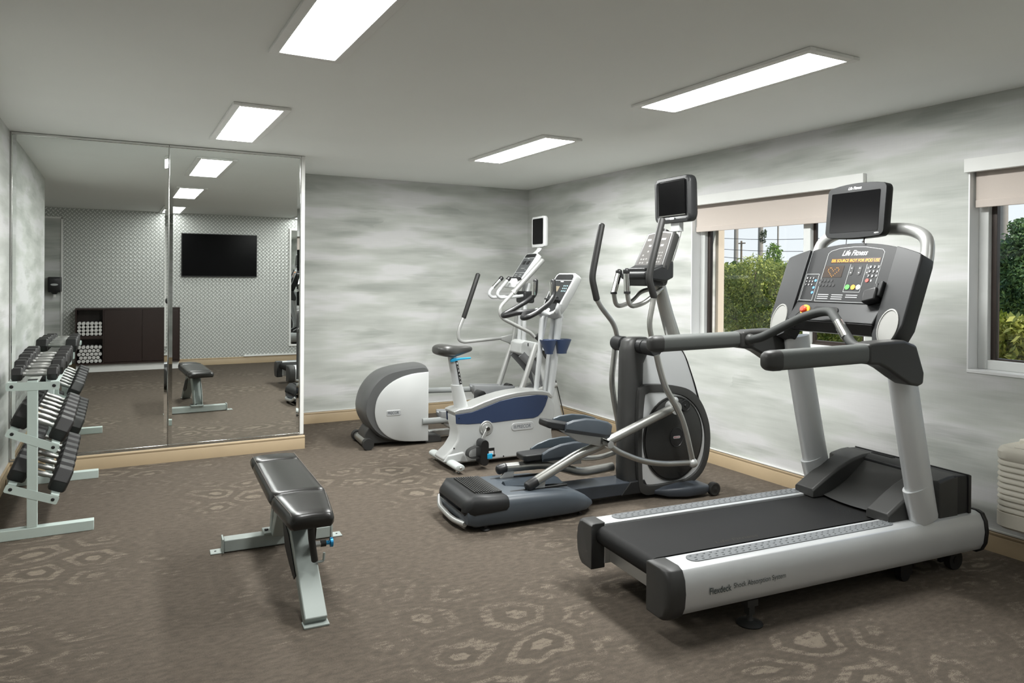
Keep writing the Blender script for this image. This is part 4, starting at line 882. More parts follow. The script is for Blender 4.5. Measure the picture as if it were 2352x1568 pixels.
# console
q0 = Vector((.985, 0, 1.295)); q1 = Vector((1.15, 0, 1.59)); qu = (q1-q0).normalized(); qr = Vector((0, -1, 0)); qn = qr.cross(qu); QL = (q1-q0).length
def qp(x, y, d=0): return q0+qr*x+qu*y+qn*d
qf = [(-.10, -.05), (-.05, -.075), (.05, -.075), (.10, -.05), (.145, .03), (.172, QL-.06), (.165, QL-.01), (.13, QL+.012), (-.13, QL+.012), (-.165, QL-.01), (-.172, QL-.06), (-.145, .03)]
MB().loft([[qp(x*k, y*(k if y < .1 else 1), d) for x, y in qf] for k, d in ((.80, -.085), (.95, -.075), (1.0, -.06), (1, -.012), (.985, 0))]).build('console_pod', M['pale'], bk, bevel=.006, ang=50)
MB().loft([[qp(x*.88, .01+(y*.92 if y > 0 else y*.7), d) for x, y in qf] for d in (0, .002)]).build('console_face', M['char2'], bk)
MB().loft([[qp(x, QL-.03+y, d) for x, y in rounded(.27, .050, .02, 5)] for d in (0, .004)]).build('console_vent', M['black'], bk)
MB().loft([[qp(x, QL-.066+y, d) for x, y in rounded(.30, .005, .002, 2)] for d in (.002, .005)]).build('console_trim', M['satinlight'], bk)
MB().loft([[qp(-.045+x, .185+y, d) for x, y in rounded(.085, .055, .004, 2)] for d in (.002, .004)]).build('lcd', mat('lcd_window', '6e6658', .25), bk)
gm_ = mat('green_key', '2fa58a', .4, emis=.15, var=0)
MB().loft([[qp(-.035+.016*math.cos(a), .11+.016*math.sin(a), d) for a in [2*PI*i/16 for i in range(16)]] for d in (.002, .005)]).build('start_key', gm_, bk)
for i in range(3):
    for j in range(3): MB().loft([[qp(.065+i*.028+x, .165+j*.026+y, d) for x, y in rounded(.018, .014, .006, 3)] for d in (.002, .004)]).build('console_key', mat('key_grey', '6d8287', .5) if i+j == 0 else bpy.data.materials['key_grey'], bk)
MB().loft([[qp(.035+x, .085+y, d) for x, y in rounded(.07, .035, .008, 3)] for d in (.0, .03)]).build('console_clip', M['black'], bk, bevel=.004)
text('PRECOR', .05, wl, bk, qp(0, QL-.078, .003), qr, qu, 'console_logo', height=.010, bold=.02)
MB().loft([[qp(x, .07+y, d) for x, y in rounded(.24, .012, .004, 2)] for d in (0, .03)]).build('reading_rack', M['black'], bk, bevel=.002)

# ------------------------------------------------------------ rear-drive elliptical by the back wall
E2 = Frame(-2.42, -1.217, .05)
e2 = thing('elliptical_trainer', 'light grey elliptical with rounded rear flywheel housing by the back wall', 'elliptical trainer', E2.o, E2.th)
# housing: dark shell swept, silver side panels
prof = [(.555, .02), (.30, .03), (.16, .065), (.06, .13), (-.01, .22), (-.05, .32), (-.045, .42), (-.01, .52), (.06, .615), (.16, .685), (.30, .718), (.45, .735), (.54, .735), (.575, .70)]
w_out = .185
shell = []
ctr = (.36, .36)
def shp(k, v, zt=1): return [(ctr[0]+(x-ctr[0])*k, v, ctr[1]+(z-ctr[1])*k) for x, z in smooth_open(prof, 3)]
def smooth_open(P, n):
    out = []
    for i in range(len(P)-1):
        p0 = P[max(i-1, 0)]; p1 = P[i]; p2 = P[i+1]; p3 = P[min(i+2, len(P)-1)]
        for k in range(n):
            t = k/n; out.append(tuple(.5*((2*p1[j])+(-p0[j]+p2[j])*t+(2*p0[j]-5*p1[j]+4*p2[j]-p3[j])*t*t+(-p0[j]+3*p1[j]-3*p2[j]+p3[j])*t**3) for j in (0, 1)))
    out.append(P[-1]); return out
MB().loft([shp(k, v) for v, k in ((-.19, .93), (-.165, .965), (-.12, .99), (-.05, 1), (.05, 1), (.12, .99), (.165, .965), (.19, .93))]).build('flywheel_housing', mat('housing_grey', '5a5b5b', .36, .15), e2, ang=50)
pan = smooth_open([(.56, .03), (.33, .045), (.20, .085), (.11, .16), (.062, .26), (.055, .36), (.08, .46), (.15, .55), (.26, .62), (.40, .66), (.56, .672)], 3)
for s in (-1, 1):
    MB().loft([[(x, s*.175, z) for x, z in pan], [(x, s*.198, z) for x, z in pan], [(.34+(x-.34)*.97, s*.203, .36+(z-.36)*.97) for x, z in pan]]).build('side_panel', M['pale'], e2, ang=50)
    MB().cyl((-.012, s*.175, .052), (-.012, s*.235, .052), .050, 24).build('transport_wheel', M['rubber'], e2)
MB().prism([(x, z) for x, z in rounded(.135, .050, .012, 4, .225, .315)], -.206, -.20).build('logo_plate', M['satinlight'], e2, bevel=.002)
text('PRECOR', .105, mat('logo_dark', '4e5358', .4, var=0), e2, (.222, -.2062, .315), (1, 0, 0), (0, 0, 1), 'logo_lettering', bold=.02, height=.026)
MB().tube([(-.012, -.175, .052), (-.012, .175, .052)], .038, n=16).build('wheel_axle', M['brushed'], e2)
MB().prism([(-.03, .03), (-.02, .12), (.03, .20), (.10, .10), (.30, .03)], -.12, .12).build('wheel_bracket', M['char'], e2, bevel=.008)
MB().prism([(.54, .0), (.54, .085), (.66, .075), (.70, .055), (.71, .0)], -.16, .16).build('housing_foot', M['char'], e2, bevel=.01)
MB().bb((.62, -.035, .03), (1.95, .035, .085)).build('base_rail', M['satin'], e2, bevel=.006)
MB().tube([(1.98, -.28, .045), (1.98, .28, .045)], .04, n=14, round_end=True).build('front_foot', M['char2'], e2)
# pedals and foot links
def fpedal(u0, u1, z0, z1, v):
    L_ = []
    for t_, w, k in ((0, .045, .5), (.03, .068, .85), (.15, .075, 1), (.8, .08, 1), (.96, .07, .9), (1, .055, .6)):
        x = u0+(u1-u0)*t_; z = z0+(z1-z0)*t_
        L_.append([(x, v-w*.8, z-.085*k), (x, v-w, z-.03), (x, v-w, z), (x, v-w+.012, z), (x, v-w+.014, z-.02), (x, v+w-.014, z-.02), (x, v+w-.012, z), (x, v+w, z), (x, v+w, z-.03), (x, v+w*.8, z-.085*k)])
    MB().loft(L_).build('pedal', mat('pedal_grey', '909293', .45) if 'pedal_grey' not in bpy.data.materials else bpy.data.materials['pedal_grey'], e2, bevel=.004)
fpedal(1.135, 1.60, .475, .445, .16); fpedal(.665, 1.13, .300, .275, -.16)
MB().tube([(.50, .20, .44), (1.20, .20, .42)], .02, n=12, ell=(.014, .027)).build('foot_link', mat('link_grey', '8d908f', .6, spec=.2), e2)
MB().tube([(.50, -.21, .215), (.78, -.21, .215)], .02, n=12, ell=(.014, .03)).build('foot_link', mat('link_grey', '8d908f', .6, spec=.2), e2)
MB().tube([(1.16, .17, .40), (1.22, .17, .34), (1.30, .17, .29), (1.45, .17, .27)], .016, n=12, fil=.05).build('pedal_strut', M['satin'], e2)
MB().tube([(.70, -.17, .20), (.76, -.17, .15), (.84, -.17, .11), (1.30, -.17, .12)], .017, n=12, fil=.05).build('pedal_strut', M['satin'], e2)
MB().cyl((.70, -.20, .205), (.70, -.13, .205), .03).build('strut_pivot', M['char2'], e2)
# rocker arms
MB().tube([(1.43, .25, .28), (1.50, .25, .48), (1.655, .25, .92), (1.69, .25, 1.13), (1.70, .25, 1.20)], .028, n=16, fil=.1).build('rocker_arm', M['satin'], e2)
MB().tube([(1.30, -.25, .15), (1.50, -.25, .45), (1.66, -.25, .90)], .028, n=16, fil=.1).build('rocker_arm', M['satin'], e2)
for s, P in ((1, [(1.53, .930), (1.09, .898), (1.035, .92), (1.03, 1.02), (1.085, 1.15)]), (-1, [(1.64, .97), (1.597, 1.014), (1.30, 1.155), (1.262, 1.20), (1.265, 1.275), (1.409, 1.414)])):
    MB().tube([(x, s*.25, z) for x, z in P], .0185, n=14, fil=.06).build('handle_arm', M['satin'], e2)
MB().tube([(1.088, .25, 1.150), (1.241, .25, 1.585)], .024, n=16, round_end=True).build('foam_grip', M['rubber'], e2)
MB().tube([(1.409, -.25, 1.414), (1.722, -.25, 1.728)], .026, n=16, round_end=True).build('foam_grip', mat('grip_silver', '8f908e', .4, .4), e2)
MB().tube([(1.40, -.25, 1.405), (1.42, -.25, 1.425)], .0275, n=16).build('grip_collar', M['satin'], e2)
MB().prism([(1.50, .945), (1.67, .975), (1.75, .95), (1.72, .90), (1.665, .80), (1.63, .80), (1.60, .87), (1.50, .905)], .232, .268).build('arm_gusset', M['satin'], e2, bevel=.01)
MB().tube([(1.66, -.25, .985), (1.72, -.25, .93), (1.745, -.25, .85), (1.77, -.25, .79), (1.80, -.25, .76)], .02, n=12, ell=(.02, .03), fil=.06).build('arm_gusset', M['char'], e2)
MB().cyl((1.735, -.28, .85), (1.735, -.20, .85), .035).cyl((1.65, .20, .90), (1.65, .28, .90), .03).build('arm_pivot', M['satinlight'], e2) if 0 else None
MB().cyl((1.735, -.285, .87), (1.735, -.10, .87), .034).build('arm_pivot', M['satinlight'], e2)
MB().cyl((1.70, .10, .92), (1.70, .235, .92), .028).build('arm_pivot', M['satinlight'], e2)
# tower
MB().prism([(1.545, .80), (1.555, .905), (1.60, .93), (1.76, .90), (1.78, .76), (1.70, .74), (1.62, .765)], -.12, .12).build('pivot_box', M['pale'], e2, bevel=.012)
MB().bb((1.63, -.1225, .87), (1.64, -.119, .90)).build('box_slot', M['black'], e2)
arcp = fillet([(1.58, .0, .80), (1.72, 0, .66), (1.84, 0, .50), (1.93, 0, .30)], .2)
for s in (-1, 1): MB().tube([(p.x, s*.10, p.z) for p in arcp], .03, n=14, ell=(.022, .052)).build('curved_frame', mat('frame_grey', '77787a', .4, .2) if 'frame_grey' not in bpy.data.materials else bpy.data.materials['frame_grey'], e2)
MB().prism([(1.70, .86), (1.80, .86), (1.93, .50), (2.06, .035), (1.90, .035), (1.80, .5)], -.15, .15).build('tower_cover', M['pale'], e2, bevel=.012)
MB().tube([(1.81, -.155, .85), (1.94, -.155, .50), (2.065, -.155, .04)], .006, n=8).build('tower_edge', M['char'], e2)
for s in (-1, 1):
    MB().tube([(1.22, s*.15, .30), (1.95, s*.15, .47)], .02, n=12, ell=(.018, .028)).build('ramp_rail', M['satin'], e2)
MB().loft([[(u, y, z+h) for y, h in ((-.13, 0), (-.13, .02), (.13, .02), (.13, 0))] for u, z in ((1.20, .28), (1.94, .45))]).build('ramp_cover', mat('ramp_grey', '6d6e70', .4), e2, bevel=.004)
MB().cyl((1.55, .10, .43), (1.55, .20, .43), .035).build('ramp_roller', M['black'], e2)
for s in (-1, 1): MB().tube([(1.62, s*.05, .90), (1.63, s*.05, 1.25), (1.68, s*.04, 1.50)], .022, n=14, fil=.1).build('mast', M['satinlight'], e2)
# console
y0 = Vector((1.555, 0, 1.545)); y1 = Vector((1.735, 0, 1.80)); yu = (y1-y0).normalized(); yr = Vector((0, -1, 0)); yn = yr.cross(yu); YL = (y1-y0).length
def yp(x, y, d=0): return y0+yr*x+yu*y+yn*d
yf = [(-.08, -.07), (.08, -.07), (.125, .0), (.145, YL-.03), (.135, YL), (.10, YL+.012), (-.10, YL+.012), (-.135, YL), (-.145, YL-.03), (-.125, .0)]
MB().loft([[yp(x*k, y, d) for x, y in yf] for k, d in ((.8, -.07), (1, -.045), (1, -.01), (.97, 0))]).build('console_pod', M['pale'], e2, bevel=.006, ang=50)
MB().loft([[yp(x*.84, .012+y*.93, d) for x, y in yf] for d in (0, .002)]).build('console_face', mat('e2_face', '4a4c4d', .35), e2)
MB().loft([[yp(x, YL-.022+y, d) for x, y in rounded(.22, .04, .015, 4)] for d in (.0, .004)]).build('console_vent', M['black'], e2)
for yy in (YL-.052, .075): MB().loft([[yp(x, yy+y, d) for x, y in rounded(.235, .004, .0015, 2)] for d in (.002, .004)]).build('console_trim', M['satinlight'], e2)
for i in range(2): MB().loft([[yp(-.045+i*.09+x, .20+y, d) for x, y in rounded(.06, .045, .004, 2)] for d in (.002, .0035)]).build('display_window', M['black'], e2)
for x, y in ((-.07, .05), (-.045, .05), (-.07, .028), (-.045, .028), (.03, .05), (.055, .05), (.03, .028), (.055, .028), (-.03, .13), (.0, .13), (.03, .13), (.08, .11)): MB().loft([[yp(x+a, y+b, d) for a, b in rounded(.016, .010, .004, 2)] for d in (.002, .0035)]).build('console_key', M['satin'], e2)
text('PRECOR', .04, wl, e2, yp(0, YL-.062, .003), yr, yu, 'console_logo', height=.008, bold=.02)
MB().loft([[yp(x, -.005+y, d) for x, y in rounded(.27, .010, .004, 2)] for d in (0, .035)]).build('reading_rack', M['black'], e2, bevel=.002)
MB().loft([[(x, y*w, z) for y, z in ((-1, z0_), (-1, z1_), (1, z1_), (1, z0_))] for x, w, z0_, z1_ in ((1.44, .05, 1.455, 1.50), (1.50, .075, 1.45, 1.545), (1.57, .075, 1.47, 1.56))]).build('start_pod', M['pale'], e2, bevel=.014)
MB().loft([[(1.462+d, -.0+y, 1.522+d*.9+z) for y, z in rounded(.035, .03, .01, 3)] for d in (-.012, .004)]).build('start_key', gm_, e2)
MB().loft([[(x, y, z) for y, z in ((-.10, 1.30), (-.10, 1.42), (.10, 1.42), (.10, 1.30))] for x in (1.60, 1.72)]).build('accessory_box', M['char2'], e2, bevel=.02)
for s, tip in ((-1, (1.425, 1.545)), (1, (1.435, 1.548))):
    v = s*.10
    MB().tube([(1.345, v, 1.457), (tip[0], v, tip[1])], .0195, n=14).build('pulse_grip', M['chrome' if s > 0 else 'satin'], e2)
    MB().tube([(tip[0]-.012, v, tip[1]-.012), (tip[0]+.006, v, tip[1]+.006)], .022, n=14, round_end=True).build('grip_cap', M['black'], e2)
    MB().tube([(1.35, v, 1.462), (1.31, v, 1.42), (1.30, v, 1.385), (1.33, v, 1.355), (1.62, v*.6, 1.375)], .0165, n=14, fil=.04).build('grip_tube', M['satinlight'], e2)
# small television
MB().loft([[(1.80+d, y*k, 2.03+z*k) for y, z in rounded(.27, .315, .02, 5)] for d, k in ((.05, .92), (.035, 1), (.004, 1), (0, .985))]).build('screen_housing', M['pale'], e2, ang=50)
MB().loft([[(1.80+d, y, 2.035+z) for y, z in rounded(.225, .262, .014, 4)] for d in (-.003, .002)]).build('display_glass', M['screen'], e2)
MB().tube([(1.82, 0, 1.90), (1.82, 0, 1.85), (1.76, 0, 1.80), (1.72, 0, 1.76)], .02, n=12, ell=(.05, .012), fil=.03).build('screen_neck', M['pale'], e2)
# ------------------------------------------------------------ weight bench
BX = thing('weight_bench', 'adjustable weight bench with black vinyl pads on a pale grey steel frame', 'weight bench', (-3.603, -3.43, 0), .042)
# local axes: x = width, y = towards the mirror; front foot at y = -1.11
M['vinylblack'] = mat('black_vinyl', '1c1b19', .30, bump=.12, bscale=260, var=.08)
M['stitch'] = mat('stitching', '77706a', .7)
M['bench'] = mat('bench_paint', '9ba39f', .48, .1, var=.03)
def pad(y0, y1, w0, w1, z0, z1, t, nm, front=False):
    L_ = []
    ys = [0, .012, .035, .07, .2, .5, .8, .93, .965, .988, 1]
    for q in ys:
        y = y0+(y1-y0)*q; w = w0+(w1-w0)*q; zt_ = z0+(z1-z0)*q; e_ = min(q, 1-q)*abs(y1-y0); k = min(1, e_/.028); dz = .020*(1-math.sqrt(max(0, 1-(1-k)**2)))
        ins = .012*(1-k); row = []
        hw = w-ins; top = zt_-dz; bot = zt_-t+.3*dz
        row += [(-hw+.008, y, bot), (-hw, y, bot+.012), (-hw-.002, y, (top+bot)/2), (-hw+.004, y, top-.016), (-hw+.018, y, top-.003), (-hw+.05, y, top+.001), (0, y, top+.003), (hw-.05, y, top+.001), (hw-.018, y, top-.003), (hw-.004, y, top-.016), (hw+.002, y, (top+bot)/2), (hw, y, bot+.012), (hw-.008, y, bot)]
        L_.append(row)
    return MB().loft(L_).build(nm, M['vinylblack'], BX, ang=60)
bp1 = pad(.22, .055, .133, .135, .475, .475, .062, 'headrest_pad')
bp2 = pad(.052, -.66, .135, .138, .475, .478, .062, 'backrest_pad')
bp3 = pad(-.668, -1.02, .138, .100, .480, .468, .070, 'seat_pad')
for s in (-1, 1):
    MB().tube([(s*.119, .20, .4735), (s*.122, -.62, .477)], .0011, n=5).build('seam_stitching', M['stitch'], bp2)
    MB().tube([(s*.122, -.69, .4785), (s*.090, -.985, .4675), (s*.087, -1.015, .44)], .0011, n=5, fil=.02).build('seam_stitching', M['stitch'], bp3)
# spine: curved box beam from the rear cross tube over to the front foot
def boxbeam(P, hw, hh, nm, m=None, par=None, bevel=.006):
    P = [Vector((0, *p)) if len(p) == 2 else Vector(p) for p in P]; P = fillet(P, .16, 6); L_ = []
    for i, p in enumerate(P):
        t_ = (P[min(i+1, len(P)-1)]-P[max(i-1, 0)]).normalized(); n = Vector((0, -t_.z, t_.y)).normalized() if abs(t_.y)+abs(t_.z) > 1e-6 else Vector((0, 0, 1)); h = Vector((hw, 0, 0))
        L_.append([p-h-n*hh, p-h+n*hh, p+h+n*hh, p+h-n*hh])
    return MB().loft(L_).build(nm, m or M['bench'], par or BX, bevel=bevel, ang=30)
boxbeam([(-.32, .372), (-.50, .355), (-.72, .285), (-1.10, .012)], .050, .030, 'front_leg')
MB().prism([(-.02, .075), (-.30, .40), (-.36, .40), (-.36, .36), (-.10, .075)], -.045, .045, 'u').build('rear_strut', M['bench'], BX, bevel=.005)
MB().prism([(.02, .075), (.00, .15), (-.06, .26), (-.20, .385), (-.30, .40), (-.30, .36), (-.20, .33), (-.10, .22), (-.045, .10), (-.04, .075)], -.045, -.037, 'u').build('gusset_plate', M['bench'], BX, bevel=.002)
MB().prism([(.02, .075), (.00, .15), (-.06, .26), (-.20, .385), (-.30, .40), (-.30, .36), (-.20, .33), (-.10, .22), (-.045, .10), (-.04, .075)], .037, .045, 'u').build('gusset_plate', M['bench'], BX, bevel=.002)
MB().bb((-.295, -.04, .004), (.295, .04, .072)).build('cross_tube', M['bench'], BX, bevel=.006)
MB().bb((-.085, -.055, .072), (.05, .055, .086)).build('weld_plate', M['bench'], BX, bevel=.004)
for s in (-1, 1):
    fp = MB().bb((s*.295, -.045, .002), (s*.305, .045, .080)).build('end_plate', M['bench'], BX, bevel=.002)
    MB().bb((s*.300, -.038, 0), (s*.365, .038, .007)).build('floor_tab', M['bench'], fp, bevel=.003)
    MB().cyl((s*.338, 0, .0065), (s*.338, 0, .0085), .006, 10).build('tab_hole', M['dark'], fp)
    MB().cyl((s*.02-.045, .0, .086), (s*.02-.045, .0, .094), .011, 6).build('bolt', M['black'], BX)
MB().bb((-.056, -1.135, 0), (.056, -1.07, .010)).build('front_foot_plate', M['bench'], BX, bevel=.003)
MB().bb((-.018, -.95, .398), (.018, -.05, .415)).build('pad_rail', M['black'], BX, bevel=.003)
MB().bb((-.055, -.78, .330), (.055, -.66, .405)).build('seat_bracket', M['black'], BX, bevel=.008)
MB().bb((-.05, -.72, .25), (.05, -.64, .36)).build('pivot_block', M['bench'], BX, bevel=.006)
MB().prism([(-.92, .405), (-.86, .405), (-.80, .24), (-.82, .20), (-.85, .20)], .034, .042, 'u').build('adjust_quadrant', M['black'], BX, bevel=.003)
MB().tube([(.0, -.98, .39), (.005, -.975, .34), (.022, -.960, .235)], .0155, n=12, round_end=True).build('adjust_handle', M['rubber'], BX)
MB().prism([(-.60, .19), (-.50, .33), (-.70, .28), (-.90, .15), (-.86, .12), (-.72, .15)], -.056, -.050, 'u').build('side_quadrant', M['dark'], BX, bevel=.002)
MB().cyl((.045, -.83, .26), (.095, -.83, .26), .013).build('pin_barrel', M['satin'], BX)
MB().cyl((.075, -.83, .26), (.100, -.83, .26), .016).build('pin_collar', M['black'], BX)
MB().lathe([(.010, .0), (.010, .018), (.022, .020), (.023, .032), (.016, .035), (.002, .035)], (.100, -.83, .26), (1, 0, 0)).build('pull_knob', mat('blue_anodised', '2f8fc4', .25, .5), BX)
MB().tube([(.05, -.90, .20), (.075, -.90, .20), (.078, -.90, .24)], .006, n=8, fil=.01).build('pin_hook', M['bench'], BX)

# ------------------------------------------------------------ dumbbell rack
RX, RY0, RY1 = -4.865, -2.66, -1.36
rk = thing('dumbbell_rack', 'three-tier pale steel dumbbell rack against the left wall beside the mirror', 'dumbbell rack', (RX, (RY0+RY1)/2, 0))
def rl(mb): mb.v = [(p[0]-RX, p[1]-(RY0+RY1)/2, p[2]) for p in mb.v]; return mb
tiers = [((-4.99, .895), (-4.732, .889)), ((-4.985, .630), (-4.738, .512)), ((-4.992, .308), (-4.738, .203))]
for y in (RY0, RY1):
    rl(MB().bb((-5.125, y-.03, 0), (-4.547, y+.03, .060))).build('base_foot', M['greenwhite'], rk, bevel=.003)
    po = rl(MB().bb((-4.890, y-.025, .06), (-4.838, y+.025, .925))).build('upright_post', M['greenwhite'], rk, bevel=.003)
    rl(MB().bb((-4.888, y-.023, .925), (-4.840, y+.023, .929))).build('post_cap', M['black'], po)
    for (x0, z0), (x1, z1) in tiers:
        d = Vector((x1-x0, 0, z1-z0)); L = d.length; d.normalize(); n = Vector((-d.z, 0, d.x)); c = Vector(((x0+x1)/2, y, (z0+z1)/2)); s = -1 if y == RY0 else 1
        yy = y+s*.026
        pl = rl(MB().loft([[c+Vector((0, yy-y+o, 0))+d*a+n*b for a, b in rounded(L+.01, .048, .010, 3)] for o in (-.002, .002)])).build('tier_plate', M['greenwhite'], rk)
        for k in (-1, 1):
            q = c+d*k*(L/2-.024); rl(MB().lathe([(.010, 0), (.010, .003), (.006, .005), (.0045, .003)], (q.x, yy+s*.001, q.z), (0, s, 0), 16)).build('plate_bolt', M['black'], pl)
for (x0, z0), (x1, z1) in tiers:
    d = Vector((x1-x0, 0, z1-z0)); L = d.length; d.normalize(); n = Vector((-d.z, 0, d.x))
    for a in (.022, L-.022):
        p = Vector((x0, 0, z0))+d*a
        rl(MB().loft([[p+d*u_+n*w_+Vector((0, y, 0)) for u_, w_ in ((-.022, -.022), (-.018, -.022), (-.018, .018), (.022, .018), (.022, .022), (-.022, .022))] for y in (RY0, RY1)])).build('tier_rail', M['greenwhite'], rk)
# dumbbells
M['hexrubber'] = mat('hex_rubber', '1e1d1d', .5, bump=.15, bscale=300, var=.12, spec=.4)
M['knurl'] = mat('knurled_steel', 'a8a8a6', .3, 1.0, bump=.6, bscale=500)
def dumbbell(r, hl, label, group):
    """hex dumbbell lying along x, resting on its flats; r = across-flats / 2, hl = head length"""
    root = thing('dumbbell', label, 'dumbbell', (0, 0, 0), 0, group)
    half = .062
    MB().lathe([(.011, -half-.01), (.015, -half+.006), (.0125, -half+.012), (.0125, -half+.02), (.0165, -.020), (.0165, .020), (.0125, half-.02), (.0125, half-.012), (.015, half-.006), (.011, half+.01)], (0, 0, 0), (1, 0, 0), 16).build('handle', M['knurl'], root)
    R = r/math.cos(PI/6)
    for s in (-1, 1):
        loops = []
        for o, k in ((0, .80), (.006, .93), (hl*.12, 1.0), (hl*.88, 1.0), (hl-.006, .93), (hl, .78)):
            loops.append([(s*(half+o), R*k*math.cos(PI/6+PI/6+j*PI/3), R*k*math.sin(PI/6+PI/6+j*PI/3)) for j in range(6)])
        hd = MB().loft(loops).build('hex_head', M['hexrubber'], root, bevel=.003, bs=2, ang=25)
    return root
def dup_tree(o, parent=None):
    c = o.copy(); COL.objects.link(c); c.parent = parent
    for ch in [q for q in bpy.data.objects if q.parent == o]: dup_tree(ch, c)
    return c
order = ['nearest the camera', 'second from the near end', 'third from the near end', 'fourth from the near end', 'fifth from the near end', 'sixth from the near end', 'seventh from the near end', 'eighth from the near end', 'ninth from the near end', 'last at the mirror end']
tn = ['top', 'middle', 'bottom']
rows = [[.036, .036, .043, .043, .046, .046, .048, .048, .050, .050], [.058]*9, [.064]*8]
rows = [[.038, .038, .047, .047, .052, .052, .055, .055], [.070, .070, .068, .068, .066, .066, .064], [.071]*7]
hlens = [[.055, .055, .070, .070, .078, .078, .082, .082], [.092]*8, [.098]*8]
for ti, ((x0, z0), (x1, z1)) in enumerate(tiers):
    d = Vector((x1-x0, 0, z1-z0)); d.normalize(); n = Vector((-d.z, 0, d.x)); c = Vector(((x0+x1)/2, 0, (z0+z1)/2)); ang = math.atan2(d.z, d.x)
    rs = rows[ti]; tot = sum(2.32*r for r in rs); gap = (RY1-RY0-.07-tot)/(len(rs)-1); y = RY0+.035; proto = {}
    size = ['small', 'medium', 'large'][ti]
    for i, r in enumerate(rs):
        w_ = 'slim ' if (ti == 0 and i < 2) else ''
        lab = '%sblack hex dumbbell with chrome handle on the %s tier, %s' % (w_, tn[ti], order[i] if i < len(rs)-1 else 'last at the mirror end')
        if r not in proto: o = dumbbell(r, hlens[ti][i], lab, 'hex dumbbells on the %s tier' % tn[ti]); proto[r] = o
        else: o = dup_tree(proto[r]); o['label'] = lab
        y += r*1.16; p = c+n*(.0225+r*1.0); o.location = (p.x, y, p.z); o.rotation_euler = (0, -ang, 0); y += r*1.16+gap

# ------------------------------------------------------------ rear wall, seen in the mirror
cb_ = thing('towel_cabinet', 'low espresso wood cabinet with towel cubbies at its left in the mirror', 'cabinet', (-4.245, -8.0, .12))
M['espresso'] = mat('espresso_wood', '2b1d19', .35, var=.12, vscale=3)
def cl(mb): mb.v = [(p[0]+4.245, p[1]+8.0, p[2]-.12) for p in mb.v]; return mb
CY0, CY1 = YB+.003, YB+.35
cl(MB().bb((-5.0, CY0, 1.0), (-3.49, CY1, 1.025)).bb((-5.0, CY0, .125), (-3.49, CY1, .15)).bb((-5.0, CY0, .15), (-4.98, CY1, 1.0)).bb((-3.51, CY0, .15), (-3.49, CY1, 1.0)).bb((-4.62, CY0, .15), (-4.60, CY1, 1.0)).bb((-4.98, CY0, .15), (-3.51, CY0+.01, 1.0)).bb((-4.98, CY0+.01, .535), (-4.62, CY1-.005, .585))).build('body', M['espresso'], cb_)
for x0, x1 in ((-4.598, -4.055), (-4.052, -3.512)): cl(MB().bb((x0, CY1-.02, .155), (x1, CY1+.001, .997))).build('door', M['espresso'], cb_, bevel=.002)
cl(MB().bb((-4.99, CY0+.02, .0), (-3.50, CY1-.06, .125))).build('plinth', M['white'], cb_)
# rolled towels
M['towel'] = mat('white_terry', 'e6e5e2', .95, bump=.6, bscale=400, var=.05)
def towel_roll(label, group):
    r = .027
    mb = MB(); L_ = []
    for y, k in ((-.125, .86), (-.118, .98), (-.10, 1), (.10, 1), (.118, .98), (.125, .86)):
        L_.append([(r*k*(1+.04*math.cos(3*a))*math.cos(a), y, r*k*math.sin(a)) for a in [2*PI*i/14 for i in range(14)]])
    mb.loft(L_)
    sp_ = [(r*.8*(1-i/40)*math.cos(i*.45), r*.8*(1-i/40)*math.sin(i*.45)) for i in range(36)]
    mb.loft([[(x, .124, z), (x, .131, z), (x*.86, .131, z*.86), (x*.86, .124, z*.86)] for x, z in sp_])
    o = mb.build('rolled_towel', M['towel']); return prop(o, label, 'towel', group)
tw = None; rnd = random.Random(3)
for nm, z0, nr in (('upper', .585, 4), ('lower', .15, 5)):
    lab = 'white rolled towel stacked in the %s cubby of the dark cabinet' % nm; gr = 'rolled towels in the %s cubby' % nm
    for r_ in range(nr):
        nx = 6 if r_ % 2 == 0 else (6 if nm == 'upper' else 5)
        for c_ in range(nx):
            if tw is None: o = tw = towel_roll(lab, gr)
            else: o = tw.copy(); COL.objects.link(o)
            rn = ['bottom', 'second', 'third', 'fourth', 'top'][r_ if r_ < nr-1 else 4]; cn_ = (['leftmost', 'second from left', 'third from left', 'third from right', 'second from right', 'rightmost'] if nx == 6 else ['leftmost', 'second from left', 'middle one', 'second from right', 'rightmost'])[c_]
            o['label'] = 'white rolled towel in the %s cubby, %s row, %s' % (nm, rn, cn_); o['group'] = gr
            x = -4.978+.030+c_*.0585+(.0 if nx == 6 else .028)
            o.location = (x, CY1-.145+rnd.uniform(-.006, .004), z0+.028+r_*.0555); o.rotation_euler = (0, rnd.uniform(0, 6), 0)
# television
t_ = thing('television', 'wide black wall television on the patterned wall, seen in the mirror', 'television', (-2.835, YB, 1.915))
MB().bb((-.62, .03, -.375), (.62, .075, .375)).build('cabinet', M['black'], t_, bevel=.004)
MB().bb((-.608, .0755, -.358), (.608, .078, .362)).build('display_glass', M['screen'], t_)
MB().bb((-.2, .002, -.15), (.2, .03, .15)).build('wall_bracket', M['black'], t_)
